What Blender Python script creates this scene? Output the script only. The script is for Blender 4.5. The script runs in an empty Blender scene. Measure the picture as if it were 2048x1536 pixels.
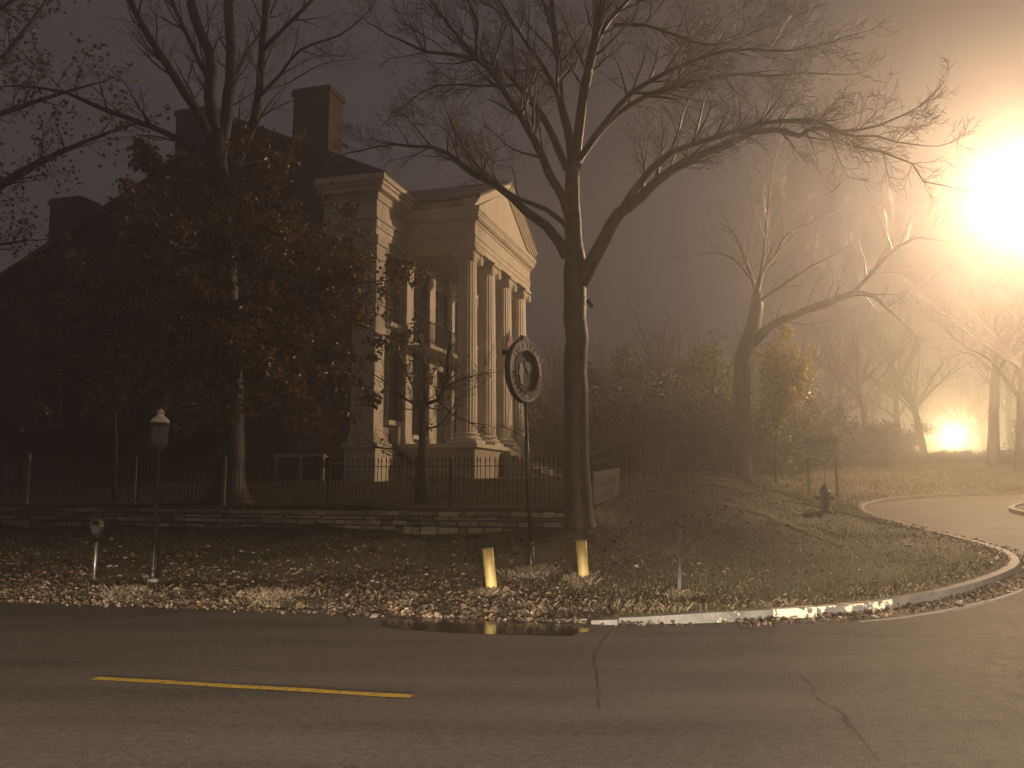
import bpy, math, random
import numpy as np
from math import sin, cos, tan, radians, pi, sqrt, atan2
from mathutils import Vector, Matrix
random.seed(7); rng = np.random.default_rng(7)
SC = bpy.context.scene
COL = SC.collection

# ------------------------------------------------------------------ camera, sky, exposure
F_PX, PITCH, EYE = 1716.0, radians(6.7), 1.7
cam = bpy.data.objects.new('camera', bpy.data.cameras.new('camera')); COL.objects.link(cam)
cam.location = (0, 0, EYE); cam.rotation_euler = (pi / 2 + PITCH, 0, 0)
cam.data.sensor_width = 36; cam.data.lens = F_PX / 2048 * 36
cam.data.clip_start = 0.05; cam.data.clip_end = 2000
SC.camera = cam
world = bpy.data.worlds.new('World'); SC.world = world; world.use_nodes = True
bg = world.node_tree.nodes['Background']
bg.inputs[0].default_value = (0.95, 0.79, 0.83, 1); bg.inputs[1].default_value = 0.046     # foggy town sky at night
SC.view_settings.view_transform = 'Standard'; SC.view_settings.look = 'None'
SC.view_settings.exposure = 0.33; SC.view_settings.gamma = 1.0
SC.cycles.use_denoising = True
SC.cycles.max_bounces = 5; SC.cycles.diffuse_bounces = 2; SC.cycles.glossy_bounces = 2
SC.cycles.volume_bounces = 1; SC.cycles.transmission_bounces = 4; SC.cycles.transparent_max_bounces = 6
SC.cycles.sample_clamp_indirect = 4; SC.cycles.blur_glossy = 0.5
SC.cycles.caustics_reflective = False; SC.cycles.caustics_refractive = False
LAMP_COL = (1.0, 0.665, 0.39)
E_STREET, E_FAR, E_HEAD, E_NEAR = 36000, 30000, 13500, 8200
FOG = 0.0096

# ------------------------------------------------------------------ helpers
def ray(px, py):
    a = (px - 1024) / F_PX; b = (768 - py) / F_PX
    return np.array([a, cos(PITCH) - b * sin(PITCH), sin(PITCH) + b * cos(PITCH)])
def at_y(px, py, y):
    d = ray(px, py); return Vector(d * y / d[1]) + Vector((0, 0, EYE))
TH = radians(13)
def W(s, n, z=0.0): return Vector((s * cos(TH) + n * sin(TH), -s * sin(TH) + n * cos(TH), z))
def SN(x, y): return x * cos(TH) - y * sin(TH), x * sin(TH) + y * cos(TH)

def tag(o, label=None, cat=None, group=None, kind=None):
    if label: o['label'] = label
    if cat: o['category'] = cat
    if group: o['group'] = group
    if kind: o['kind'] = kind
    return o
def empty(name, loc=(0, 0, 0), rz=0.0):
    o = bpy.data.objects.new(name, None); COL.objects.link(o)
    o.location = loc; o.rotation_euler = (0, 0, rz); return o
def link_mesh(name, me, mat, parent=None, smooth=False):
    if mat and not me.materials: me.materials.append(mat)
    if smooth:
        me.polygons.foreach_set('use_smooth', [True] * len(me.polygons))
    o = bpy.data.objects.new(name, me); COL.objects.link(o)
    if parent: o.parent = parent
    return o
def copy_tree(o, parent=None):
    c = o.copy(); COL.objects.link(c); c.parent = parent
    for ch in list(o.children): copy_tree(ch, c)
    return c
def np_mesh(name, V, Fc):
    """V (N,3) array, Fc (M,k) int array, all faces with k corners"""
    V = np.asarray(V, dtype=np.float32); Fc = np.asarray(Fc, dtype=np.int32)
    me = bpy.data.meshes.new(name)
    me.vertices.add(len(V)); me.vertices.foreach_set('co', V.ravel())
    m, k = Fc.shape
    me.loops.add(m * k); me.loops.foreach_set('vertex_index', Fc.ravel())
    me.polygons.add(m); me.polygons.foreach_set('loop_start', np.arange(0, m * k, k, dtype=np.int32))
    me.update(calc_edges=True); return me

class MB:
    def __init__(self): self.v = []; self.f = []
    def add(self, vs, fs):
        b = len(self.v); self.v += [tuple(p) for p in vs]; self.f += [tuple(i + b for i in f) for f in fs]
    def box(self, x0, x1, y0, y1, z0, z1):
        self.add([(x0, y0, z0), (x1, y0, z0), (x1, y1, z0), (x0, y1, z0), (x0, y0, z1), (x1, y0, z1), (x1, y1, z1), (x0, y1, z1)],
                 [(0, 3, 2, 1), (4, 5, 6, 7), (0, 1, 5, 4), (1, 2, 6, 5), (2, 3, 7, 6), (3, 0, 4, 7)])
        return self
    def tube(self, pts, radii, n=8, cap=True):
        pts = [Vector(p) for p in pts]
        if not hasattr(radii, '__len__'): radii = [radii] * len(pts)
        rings = []; up = None
        for i, p in enumerate(pts):
            d = (pts[min(i + 1, len(pts) - 1)] - pts[max(i - 1, 0)])
            if d.length < 1e-9: d = Vector((0, 0, 1))
            d.normalize()
            if up is None: up = Vector((1, 0, 0)) if abs(d.x) < .8 else Vector((0, 1, 0))
            a = (up - d * up.dot(d)); a.normalize(); up = a; b = d.cross(a)
            rings.append([p + (a * cos(2 * pi * k / n) + b * sin(2 * pi * k / n)) * radii[i] for k in range(n)])
        base = len(self.v)
        for r in rings: self.v += [tuple(q) for q in r]
        for i in range(len(rings) - 1):
            for k in range(n):
                k2 = (k + 1) % n
                self.f.append((base + i * n + k, base + i * n + k2, base + (i + 1) * n + k2, base + (i + 1) * n + k))
        if cap:
            self.f.append(tuple(base + k for k in reversed(range(n))))
            self.f.append(tuple(base + (len(rings) - 1) * n + k for k in range(n)))
        return self
    def lathe(self, prof, n=16, c=(0, 0, 0), cap=True, mod=None):
        base = len(self.v)
        for (r, z) in prof:
            for k in range(n):
                rr = r * (mod(k, z) if mod else 1)
                self.v.append((c[0] + rr * cos(2 * pi * k / n), c[1] + rr * sin(2 * pi * k / n), c[2] + z))
        for i in range(len(prof) - 1):
            for k in range(n):
                k2 = (k + 1) % n
                self.f.append((base + i * n + k, base + i * n + k2, base + (i + 1) * n + k2, base + (i + 1) * n + k))
        if cap:
            self.f.append(tuple(base + k for k in reversed(range(n))))
            self.f.append(tuple(base + (len(prof) - 1) * n + k for k in range(n)))
        return self
    def prism(self, poly, axis, a0, a1):
        """poly of 2-D points extruded along axis: 'y' -> poly (x,z); 'x' -> poly (y,z); 'z' -> poly (x,y)"""
        def p3(p, a): return (p[0], a, p[1]) if axis == 'y' else ((a, p[0], p[1]) if axis == 'x' else (p[0], p[1], a))
        n = len(poly); self.add([p3(p, a0) for p in poly] + [p3(p, a1) for p in poly],
            [tuple(range(n)), tuple(range(2 * n - 1, n - 1, -1))] + [(i, i + n, (i + 1) % n + n, (i + 1) % n) for i in range(n)])
        return self
    def mesh(self, name):
        me = bpy.data.meshes.new(name); me.from_pydata(self.v, [], self.f); me.update()
        import bmesh
        bm = bmesh.new(); bm.from_mesh(me); bmesh.ops.recalc_face_normals(bm, faces=bm.faces); bm.to_mesh(me); bm.free()
        return me
    def build(self, name, mat, parent=None, smooth=False, bevel=0):
        o = link_mesh(name, self.mesh(name), mat, parent, smooth)
        if bevel:
            m = o.modifiers.new('bevel', 'BEVEL'); m.width = bevel; m.segments = 1; m.limit_method = 'ANGLE'
        return o

# ------------------------------------------------------------------ materials
def mat(name, col, rough=.7, col2=None, scale=4.0, bump=0.0, bscale=None, metal=0.0, spec=.5, detail=6, lo=.35, hi=.65, spread=0.0):
    m = bpy.data.materials.new(name); m.use_nodes = True; nt = m.node_tree; b = nt.nodes['Principled BSDF']
    b.inputs['Base Color'].default_value = (*col, 1); b.inputs['Roughness'].default_value = rough
    b.inputs['Metallic'].default_value = metal; b.inputs['Specular IOR Level'].default_value = spec
    tc = nt.nodes.new('ShaderNodeTexCoord'); out = None
    if col2:
        nz = nt.nodes.new('ShaderNodeTexNoise'); nz.inputs['Scale'].default_value = scale; nz.inputs['Detail'].default_value = detail
        nt.links.new(tc.outputs['Object'], nz.inputs['Vector'])
        cr = nt.nodes.new('ShaderNodeValToRGB'); cr.color_ramp.elements[0].position = lo; cr.color_ramp.elements[1].position = hi
        cr.color_ramp.elements[0].color = (*col, 1); cr.color_ramp.elements[1].color = (*col2, 1)
        nt.links.new(nz.outputs['Fac'], cr.inputs['Fac']); out = cr.outputs['Color']
        if spread:
            gi = nt.nodes.new('ShaderNodeNewGeometry'); hs = nt.nodes.new('ShaderNodeHueSaturation')
            mr = nt.nodes.new('ShaderNodeMapRange'); mr.inputs['To Min'].default_value = 1 - spread; mr.inputs['To Max'].default_value = 1 + spread
            nt.links.new(gi.outputs['Random Per Island'], mr.inputs['Value']); nt.links.new(mr.outputs['Result'], hs.inputs['Value'])
            nt.links.new(out, hs.inputs['Color']); out = hs.outputs['Color']
        nt.links.new(out, b.inputs['Base Color'])
    if bump:
        nb = nt.nodes.new('ShaderNodeTexNoise'); nb.inputs['Scale'].default_value = bscale or scale * 4; nb.inputs['Detail'].default_value = 5
        nt.links.new(tc.outputs['Object'], nb.inputs['Vector'])
        bp = nt.nodes.new('ShaderNodeBump'); bp.inputs['Strength'].default_value = bump; bp.inputs['Distance'].default_value = .02
        nt.links.new(nb.outputs['Fac'], bp.inputs['Height']); nt.links.new(bp.outputs['Normal'], b.inputs['Normal'])
    return m
M = {}
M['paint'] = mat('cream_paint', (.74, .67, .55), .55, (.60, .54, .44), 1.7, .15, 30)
M['paint_dim'] = mat('darker_cream_paint', (.50, .44, .35), .6, (.36, .31, .25), 1.3, .15, 30)  # darker tone of the cream paint, for front wall, base, ceiling and balcony
M['shingle'] = mat('wet_shingle', (.035, .03, .03), .55, (.06, .05, .048), 9, .4, 30)
M['dark_green'] = mat('shutter_paint', (.018, .026, .02), .5, (.03, .038, .03), 6)
M['iron'] = mat('black_iron', (.012, .011, .010), .42, (.03, .022, .016), 14, .2, 60)
M['steel'] = mat('galvanised_steel', (.55, .54, .52), .34, (.36, .35, .33), 12, .1, 50, metal=.85)
M['grey_post'] = mat('grey_weathered_post', (.20, .19, .17), .6, (.12, .11, .10), 8, .2, 40)
M['yellow'] = mat('yellow_paint', (.66, .51, .17), .45, (.40, .27, .07), 9, .2, 30, lo=.5, hi=.78)
M['bark'] = mat('wet_bark', (.022, .017, .013), .58, (.052, .041, .030), 5, .9, 16)
M['bark_pale'] = mat('pale_wet_bark', (.035, .027, .02), .45, (.085, .066, .046), 4, .8, 12)
M['twig'] = mat('twig', (.026, .020, .015), .5, (.045, .034, .025), 3)
M['oak_leaf'] = mat('brown_oak_leaf', (.15, .098, .044), .3, (.26, .172, .083), 1.2, spread=.5)
M['green_leaf'] = mat('evergreen_leaf', (.028, .036, .010), .45, (.06, .062, .018), .8, spread=.5)
M['olive_leaf'] = mat('olive_leaf', (.08, .078, .024), .45, (.12, .11, .035), .8, spread=.4)
M['yellow_leaf'] = mat('yellow_leaf', (.46, .36, .06), .4, (.34, .27, .06), 1.5, spread=.35)
M['litter'] = mat('fallen_leaf', (.05, .031, .019), .45, (.175, .12, .074), 2.2, spread=.8)
M['grass'] = mat('winter_grass', (.065, .060, .018), .5, (.13, .108, .04), .7, spread=.45)
M['dry_grass'] = mat('dry_grass', (.20, .145, .085), .6, (.11, .082, .048), 1.5, spread=.4)
M['soil'] = mat('soil', (.020, .015, .010), .8, (.042, .030, .018), 1.6, .8, 22)
M['lawn'] = mat('lawn_turf', (.030, .026, .010), .75, (.055, .046, .018), .9, .8, 30)
M['glass'] = mat('dark_window_glass', (.012, .012, .013), .08)
M['mortar'] = mat('mortar', (.05, .043, .035), .9, (.03, .026, .02), 10, .6, 40)
M['stones'] = [mat('limestone_%s' % k, c, .62, c2, 6, .5, 22) for k, c, c2 in
               (('pale', (.42, .37, .29), (.28, .24, .19)), ('tan', (.28, .235, .175), (.18, .15, .115)), ('dark', (.15, .13, .105), (.09, .08, .065)))]
M['concrete'] = mat('concrete', (.26, .235, .205), .62, (.17, .155, .135), 3, .5, 40)
M['tar'] = mat('tar_seam', (.010, .009, .008), .6, (.016, .014, .012), 10)
M['rust'] = mat('hydrant_paint', (.10, .05, .035), .5, (.18, .13, .10), 9, .2, 40)
M['rubber'] = mat('rubber', (.015, .015, .015), .8)
M['sand'] = mat('worn_path', (.15, .115, .065), .85, (.09, .07, .038), 3, .6, 30)

def brick_mat():
    m = mat('dark_red_brick', (.06, .026, .018), .75); nt = m.node_tree; b = nt.nodes['Principled BSDF']
    tc = nt.nodes.new('ShaderNodeTexCoord'); sx = nt.nodes.new('ShaderNodeSeparateXYZ'); cx = nt.nodes.new('ShaderNodeCombineXYZ')
    ad = nt.nodes.new('ShaderNodeMath')
    nt.links.new(tc.outputs['Object'], sx.inputs[0]); nt.links.new(sx.outputs[0], ad.inputs[0]); nt.links.new(sx.outputs[1], ad.inputs[1])
    nt.links.new(ad.outputs[0], cx.inputs[0]); nt.links.new(sx.outputs[2], cx.inputs[1])
    br = nt.nodes.new('ShaderNodeTexBrick'); br.inputs['Scale'].default_value = 1; br.inputs['Brick Width'].default_value = .22
    br.inputs['Row Height'].default_value = .075; br.inputs['Mortar Size'].default_value = .008
    br.inputs['Color1'].default_value = (.075, .032, .022, 1); br.inputs['Color2'].default_value = (.045, .020, .015, 1); br.inputs['Mortar'].default_value = (.06, .05, .042, 1)
    nt.links.new(cx.outputs[0], br.inputs['Vector']); nt.links.new(br.outputs['Color'], b.inputs['Base Color'])
    bp = nt.nodes.new('ShaderNodeBump'); bp.inputs['Strength'].default_value = .5; bp.inputs['Distance'].default_value = .01; bp.invert = True
    nt.links.new(br.outputs['Fac'], bp.inputs['Height']); nt.links.new(bp.outputs['Normal'], b.inputs['Normal'])
    return m
def translucent(m, f):
    nt = m.node_tree; b = nt.nodes['Principled BSDF']; o = nt.nodes['Material Output']; t = nt.nodes.new('ShaderNodeBsdfTranslucent'); x = nt.nodes.new('ShaderNodeMixShader'); x.inputs[0].default_value = f
    nt.links.new(b.inputs['Base Color'].links[0].from_socket, t.inputs['Color']); nt.links.new(b.outputs[0], x.inputs[1]); nt.links.new(t.outputs[0], x.inputs[2]); nt.links.new(x.outputs[0], o.inputs['Surface'])
for k_ in ('oak_leaf', 'yellow_leaf', 'olive_leaf', 'green_leaf'): translucent(M[k_], .35)
M['brick'] = brick_mat(); M['slate'] = mat('wet_slate', (.10, .09, .078), .5, (.15, .135, .115), 6, .4, 30); M['shaded_trim'] = mat('end_wall_shaded_trim', (.11, .095, .08), .6, (.07, .06, .05), 3)  # end-wall window trim: shade on that wall is put into its dark colour

def asphalt_mat():
    m = bpy.data.materials.new('damp_asphalt'); m.use_nodes = True; nt = m.node_tree; b = nt.nodes['Principled BSDF']; L = nt.links.new; b.inputs['Specular IOR Level'].default_value = .3
    tc = nt.nodes.new('ShaderNodeTexCoord')
    def noise(sc, det=5, vec=None):
        n = nt.nodes.new('ShaderNodeTexNoise'); n.inputs['Scale'].default_value = sc; n.inputs['Detail'].default_value = det
        L(vec or tc.outputs['Object'], n.inputs['Vector']); return n
    mp = nt.nodes.new('ShaderNodeMapping'); mp.inputs['Rotation'].default_value = (0, 0, TH); mp.inputs['Scale'].default_value = (.25, 1.3, 1)
    L(tc.outputs['Object'], mp.inputs['Vector'])
    big = noise(.9, 6, mp.outputs['Vector']); grain = noise(55, 3); med = noise(6, 6)
    cr = nt.nodes.new('ShaderNodeValToRGB'); cr.color_ramp.elements[0].color = (.030, .026, .023, 1); cr.color_ramp.elements[1].color = (.105, .092, .078, 1)
    cr.color_ramp.elements[0].position = .36; cr.color_ramp.elements[1].position = .62
    mx = nt.nodes.new('ShaderNodeMix'); mx.data_type = 'FLOAT'; mx.inputs['Factor'].default_value = .45
    L(big.outputs['Fac'], mx.inputs['A']); L(grain.outputs['Fac'], mx.inputs['B']); m2 = nt.nodes.new('ShaderNodeMix'); m2.data_type = 'FLOAT'; m2.inputs['Factor'].default_value = .35; sp_ = noise(17, 8); L(mx.outputs['Result'], m2.inputs['A']); L(sp_.outputs['Fac'], m2.inputs['B']); L(m2.outputs['Result'], cr.inputs['Fac'])
    L(cr.outputs['Color'], b.inputs['Base Color'])
    rr = nt.nodes.new('ShaderNodeMapRange'); rr.inputs['To Min'].default_value = .52; rr.inputs['To Max'].default_value = .80
    L(med.outputs['Fac'], rr.inputs['Value']); L(rr.outputs['Result'], b.inputs['Roughness'])
    vo = nt.nodes.new('ShaderNodeTexVoronoi'); vo.inputs['Scale'].default_value = 85; L(tc.outputs['Object'], vo.inputs['Vector'])
    bp = nt.nodes.new('ShaderNodeBump'); bp.inputs['Strength'].default_value = .7; bp.inputs['Distance'].default_value = .006
    L(vo.outputs['Distance'], bp.inputs['Height']); L(bp.outputs['Normal'], b.inputs['Normal'])
    return m
M['asphalt'] = asphalt_mat()
M['puddle'] = mat('wet_patch', (.016, .014, .012), .10, (.024, .02, .017), 5, .04, 18)
def emit(name, col, s):
    m = bpy.data.materials.new(name); m.use_nodes = True; nt = m.node_tree
    b = nt.nodes['Principled BSDF']; b.inputs['Base Color'].default_value = (.8, .8, .8, 1)
    b.inputs['Emission Color'].default_value = (*col, 1); b.inputs['Emission Strength'].default_value = s
    return m
M['lens'] = emit('lit_lens', (1, .86, .6), 60)
def kerb_mat():
    m = mat('kerb_concrete', (.20, .18, .16), .6, (.12, .108, .095), 3, .5, 40); nt = m.node_tree; b = nt.nodes['Principled BSDF']; L = nt.links.new
    old = b.inputs['Base Color'].links[0].from_socket
    ge = nt.nodes.new('ShaderNodeNewGeometry'); sx = nt.nodes.new('ShaderNodeSeparateXYZ'); L(ge.outputs['Position'], sx.inputs[0])
    def band(lo, hi):
        a = nt.nodes.new('ShaderNodeMath'); a.operation = 'GREATER_THAN'; a.inputs[1].default_value = lo; L(sx.outputs[0], a.inputs[0])
        c = nt.nodes.new('ShaderNodeMath'); c.operation = 'LESS_THAN'; c.inputs[1].default_value = hi; L(sx.outputs[0], c.inputs[0])
        d = nt.nodes.new('ShaderNodeMath'); d.operation = 'MULTIPLY'; L(a.outputs[0], d.inputs[0]); L(c.outputs[0], d.inputs[1]); return d
    nz = nt.nodes.new('ShaderNodeTexNoise'); nz.inputs['Scale'].default_value = 5; nz.inputs['Detail'].default_value = 8; nz.inputs['Roughness'].default_value = .65
    L(ge.outputs['Position'], nz.inputs['Vector'])
    def thr(t):
        g = nt.nodes.new('ShaderNodeMath'); g.operation = 'GREATER_THAN'; g.inputs[1].default_value = t; L(nz.outputs['Fac'], g.inputs[0]); return g
    acc = None
    for lo, hi, t in ((3.32, 3.95, .43), (3.95, 5.2, .52), (2.55, 2.85, .58)):
        q = nt.nodes.new('ShaderNodeMath'); q.operation = 'MULTIPLY'; L(band(lo, hi).outputs[0], q.inputs[0]); L(thr(t).outputs[0], q.inputs[1])
        if acc is None: acc = q
        else:
            a = nt.nodes.new('ShaderNodeMath'); a.operation = 'MAXIMUM'; L(acc.outputs[0], a.inputs[0]); L(q.outputs[0], a.inputs[1]); acc = a
    mx = nt.nodes.new('ShaderNodeMix'); mx.data_type = 'RGBA'; L(acc.outputs[0], mx.inputs['Factor']); L(old, mx.inputs['A']); mx.inputs['B'].default_value = (.78, .70, .50, 1)
    L(mx.outputs['Result'], b.inputs['Base Color'])
    return m
M['kerb'] = kerb_mat()

# ------------------------------------------------------------------ terrain
def smooth_poly(pts, step):
    P = [np.array(p, float) for p in pts]; out = []
    for i in range(len(P) - 1):
        p0, p1, p2, p3 = P[max(i - 1, 0)], P[i], P[i + 1], P[min(i + 2, len(P) - 1)]
        k = max(1, int(np.linalg.norm(p2 - p1) / step))
        for j in range(k):
            t = j / k
            out.append(.5 * ((2 * p1) + (p2 - p0) * t + (2 * p0 - 5 * p1 + 4 * p2 - p3) * t ** 2 + (3 * p1 - p0 - 3 * p2 + p3) * t ** 3))
    out.append(P[-1]); return np.array(out)
KERB_A = smooth_poly([(-120, 10.9), (-30, 10.9), (-4, 10.9), (-1.4, 10.9), (-.6, 10.98), (.43, 11.45), (1.76, 12.35), (2.96, 13.45), (3.9, 14.6), (5.0, 16.4), (5.5, 18), (5.55, 19.6), (5.3, 21.6), (4.9, 24), (4.6, 28), (5.4, 32), (8, 36), (14, 39), (30, 42), (140, 52)], .35)
KERB_B = smooth_poly([(140, 10), (30, 11.5), (14, 14), (11, 17), (9.8, 22), (9.1, 28), (9.4, 30.5), (11, 33), (15, 35.2), (30, 38.3), (140, 48)], .5)
def thin(L):
    k = [i for i in range(len(L)) if (abs(L[i, 0]) < 16 and L[i, 1] < 40 and not (L[i, 0] < -4 and i % 24)) or i % 24 == 0 or i == len(L) - 1]; return L[k]
KERB_A, KERB_B = thin(KERB_A), thin(KERB_B)
POLY_A = np.vstack([KERB_A, [(140, 500), (-120, 500)]])
POLY_B = KERB_B
def inside(poly, x, y):
    r = np.zeros(x.shape, bool); a = poly; b = np.roll(poly, -1, 0)
    for (x0, y0), (x1, y1) in zip(a, b):
        if y0 == y1: continue
        c = ((y0 > y) != (y1 > y)) & (x < (x1 - x0) * (y - y0) / (y1 - y0) + x0); r ^= c
    return r
def pdist(line, x, y):
    best = np.full(x.shape, 1e9)
    for (x0, y0), (x1, y1) in zip(line[:-1], line[1:]):
        dx, dy = x1 - x0, y1 - y0; L2 = dx * dx + dy * dy
        t = np.clip(((x - x0) * dx + (y - y0) * dy) / L2, 0, 1)
        best = np.minimum(best, np.hypot(x - x0 - t * dx, y - y0 - t * dy))
    return best
def z_road(n): return np.clip(.05 * np.maximum(0, n - 12.5), 0, 3.0)
def terrace(n): return np.interp(n, [10, 16.6, 21, 28, 40, 70, 200], [1.0, 1.2, 1.5, 1.85, 2.25, 3.2, 5])
WALL_N, WALL_S1 = 16.75, -2.75
def sstep(t): t = np.clip(t, 0, 1); return t * t * (3 - 2 * t)
def ground(s, n, full=False):
    s = np.asarray(s, float); n = np.asarray(n, float)
    ia = inside(POLY_A, s, n); ib = inside(POLY_B, s, n)
    da = pdist(KERB_A, s, n); db = pdist(KERB_B, s, n); zr = z_road(n)
    wob = .05 * np.sin(s * 1.3 + n * .7) + .04 * np.sin(n * 1.9 - s * .8) + .02 * np.sin(s * 4.1) * np.sin(n * 3.7)
    T = np.maximum(terrace(n) + .22 * np.exp(-((n - 25) / 4) ** 2) * sstep((s + 2) / 2), zr + .3)
    edge = .12 * np.clip(np.maximum(sstep((s + 2.6) / 2.8), da / .5), 0, 1)
    za = zr + edge + (T - zr - .12) * sstep(da / np.interp(n, [17, 22], [11, 5.5])) + wob * np.clip(da / 3 - .1, 0, 1)
    up = terrace(n) + .4 * wob
    k = sstep((n - (WALL_N + .1)) / .2) * sstep((-1.7 - s + .065 * (n - 17)) / 1.1)
    za = za * (1 - k) + np.maximum(za, up) * k
    zb = zr + .12 + .6 * sstep(db / 9) + wob * np.clip(db / 3 - .1, 0, 1)
    z = np.where(ia & (da > .05), za, np.where(ib & (db > .05), zb, zr - .12))
    return (z, np.where(ia, da, -da), np.where(ib, db, -db)) if full else z
def gz(x, y):
    s, n = SN(x, y); return float(ground(np.array([s]), np.array([n]))[0])
def hit(px, py, y0=6, y1=90):
    d = ray(px, py); d = d / d[1]; ys = np.arange(y0, y1, .05)
    x = d[0] * ys; z = EYE + d[2] * ys; s, n = SN(x, ys); g = np.maximum(ground(s, n), z_road(n))
    k = np.argmax(z <= g)
    return Vector((x[k], ys[k], g[k]))

def grid(sv, nv, zf, name):
    S, N = np.meshgrid(sv, nv); z = zf(S.ravel(), N.ravel())
    X = S.ravel() * cos(TH) + N.ravel() * sin(TH); Y = -S.ravel() * sin(TH) + N.ravel() * cos(TH)
    w = len(sv); i = np.arange(len(nv) - 1)[:, None] * w + np.arange(w - 1)[None, :]; i = i.ravel()
    return np_mesh(name, np.stack([X, Y, z], 1), np.stack([i, i + 1, i + w + 1, i + w], 1))
sv = np.concatenate([np.arange(-120, -30, 6), np.arange(-30, -19, 1), np.arange(-19, 7, .2), np.arange(7, 20, .5), np.arange(20, 141, 6)])
nv = np.concatenate([np.arange(9.5, 22, .2), np.arange(22, 40, .5), np.arange(40, 80, 2.5), np.arange(80, 400, 20)])
go = link_mesh('ground', grid(sv, nv, ground, 'ground'), M['lawn'], None, True); tag(go, kind='structure')
rv = np.concatenate([np.arange(-120, -30, 10), np.arange(-30, 30, 1.0), np.arange(30, 141, 10)])
rn = np.concatenate([np.arange(-40, 12, 1.0), np.arange(12, 52, 1.0), np.arange(52, 120, 6)])
ro = link_mesh('road', grid(rv, rn, lambda s, n: z_road(n), 'road'), M['asphalt'], None, True); tag(ro, kind='structure')

def strip(line, off0, off1, z0, z1, mb, ramp=None):
    """sweep a rectangular profile along a plan line (s,n); offsets to the left of travel"""
    n = len(line)
    tan_ = np.gradient(line, axis=0); tan_ /= np.linalg.norm(tan_, axis=1)[:, None]
    nor = np.stack([-tan_[:, 1], tan_[:, 0]], 1); zr = z_road(line[:, 1]); vs = []
    for i in range(n):
        zk = z1 if ramp is None else z1 * float(sstep((line[i][0] - ramp[0]) / (ramp[1] - ramp[0])))
        for o, z in ((off0, z0), (off0 + .015, zk), (off1, zk), (off1, z0)):
            q = line[i] + nor[i] * o; vs.append(W(q[0], q[1], zr[i] + z))
    fs = [(i * 4 + k, i * 4 + k + 1, i * 4 + k + 5, i * 4 + k + 4) for i in range(n - 1) for k in range(3)]
    mb.add(vs, fs)
ka = KERB_A[(KERB_A[:, 0] > -2.6) & (KERB_A[:, 1] < 40)]
for nm, line in (('kerb', ka), ('kerb', KERB_B[(KERB_B[:, 0] < 25)])):
    mb = MB(); strip(line, -.02, .15, -.1, .125, mb, (-2.6, .2) if line is ka else None); o = mb.build(nm, M['kerb'], None); tag(o, kind='structure')

def ribbon(name, pts, w, m, dz=.005, closed=False):
    """flat strip on the road along plan points (s,n)"""
    P = np.array(pts, float); t = np.gradient(P, axis=0); t /= np.linalg.norm(t, axis=1)[:, None]; nr = np.stack([-t[:, 1], t[:, 0]], 1)
    w = np.broadcast_to(w, (len(P),)); mb = MB(); vs = []
    for p, q, ww in zip(P, nr, w):
        for sg in (-.5, .5): a = p + q * ww * sg; vs.append(W(a[0], a[1], float(z_road(np.array([a[1]]))[0]) + dz))
    mb.add(vs, [(2 * i, 2 * i + 1, 2 * i + 3, 2 * i + 2) for i in range(len(P) - 1)])
    o = mb.build(name, m); tag(o, kind='structure'); return o
def plan(px, py):
    d = ray(px, py); t = -EYE / d[2]; return SN(d[0] * t, d[1] * t)
M['yellow_line'] = mat('yellow_road_paint', (.36, .24, .03), .6, (.085, .068, .04), 20, .4, 60, lo=.5, hi=.68)
for i in range(-4, 4):
    s0 = -5.35 + i * 9.1; e = np.linspace(s0, s0 + 2.95, 14)
    ribbon('centre_line_dash', [(q, 6.8 + .006 * sin(q * 5)) for q in e], .11 + .008 * np.sin(e * 9), M['yellow_line'], .006)
# cracks and seams in the asphalt
def crack(pix, w, jit=.03, seed=1):
    rs = np.random.default_rng(seed); P = smooth_poly([plan(*q) for q in pix], .05)
    P[1:-1] += rs.normal(0, jit, P[1:-1].shape) * .4
    ribbon('road_crack', P, w * (.35 + .9 * rs.random(len(P))), M['tar'], .004)
crack([(1228, 1250), (1200, 1290), (1188, 1310), (1196, 1370), (1200, 1420)], .012, .03, 2)
crack([(1590, 1338), (1625, 1375), (1640, 1402), (1695, 1432), (1700, 1450), (1760, 1520)], .011, .03, 3)
crack([(1692, 1430), (1698, 1445), (1705, 1456)], .035, .02, 4)
crack([(1300, 1262), (1345, 1269)], .03, .01, 5); crack([(1362, 1268), (1412, 1265)], .022, .01, 6)
crack([(690, 1228), (702, 1244)], .05, .01, 8)
crack([(1330, 1249), (1500, 1258), (1700, 1268), (1850, 1272), (2060, 1276)], .05, .02, 9)
ge_line = ka[(ka[:, 0] > 1.4) & (ka[:, 1] < 19)]
mb = MB(); strip(ge_line, -.56, -.47, -.02, .006, mb); tag(mb.build('gutter_edge', M['concrete']), kind='structure')
# wet patch by the kerb
a = np.linspace(0, 2 * pi, 60, endpoint=False); c0 = np.array(plan(965, 1254)); mb = MB(); vs = []
for t in a:
    rx = (1.30 + .05 * sin(5 * t) + .04 * sin(9 * t + 1)) * np.sign(cos(t)) * abs(cos(t)) ** .7; ry = (.47 + .025 * sin(7 * t)) * np.sign(sin(t)) * abs(sin(t)) ** .8
    vs.append(W(c0[0] + rx, c0[1] + ry - .02 * rx, .0055))
mb.add(vs, [tuple(range(60))]); tag(mb.build('puddle', M['puddle']), kind='structure')
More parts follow.
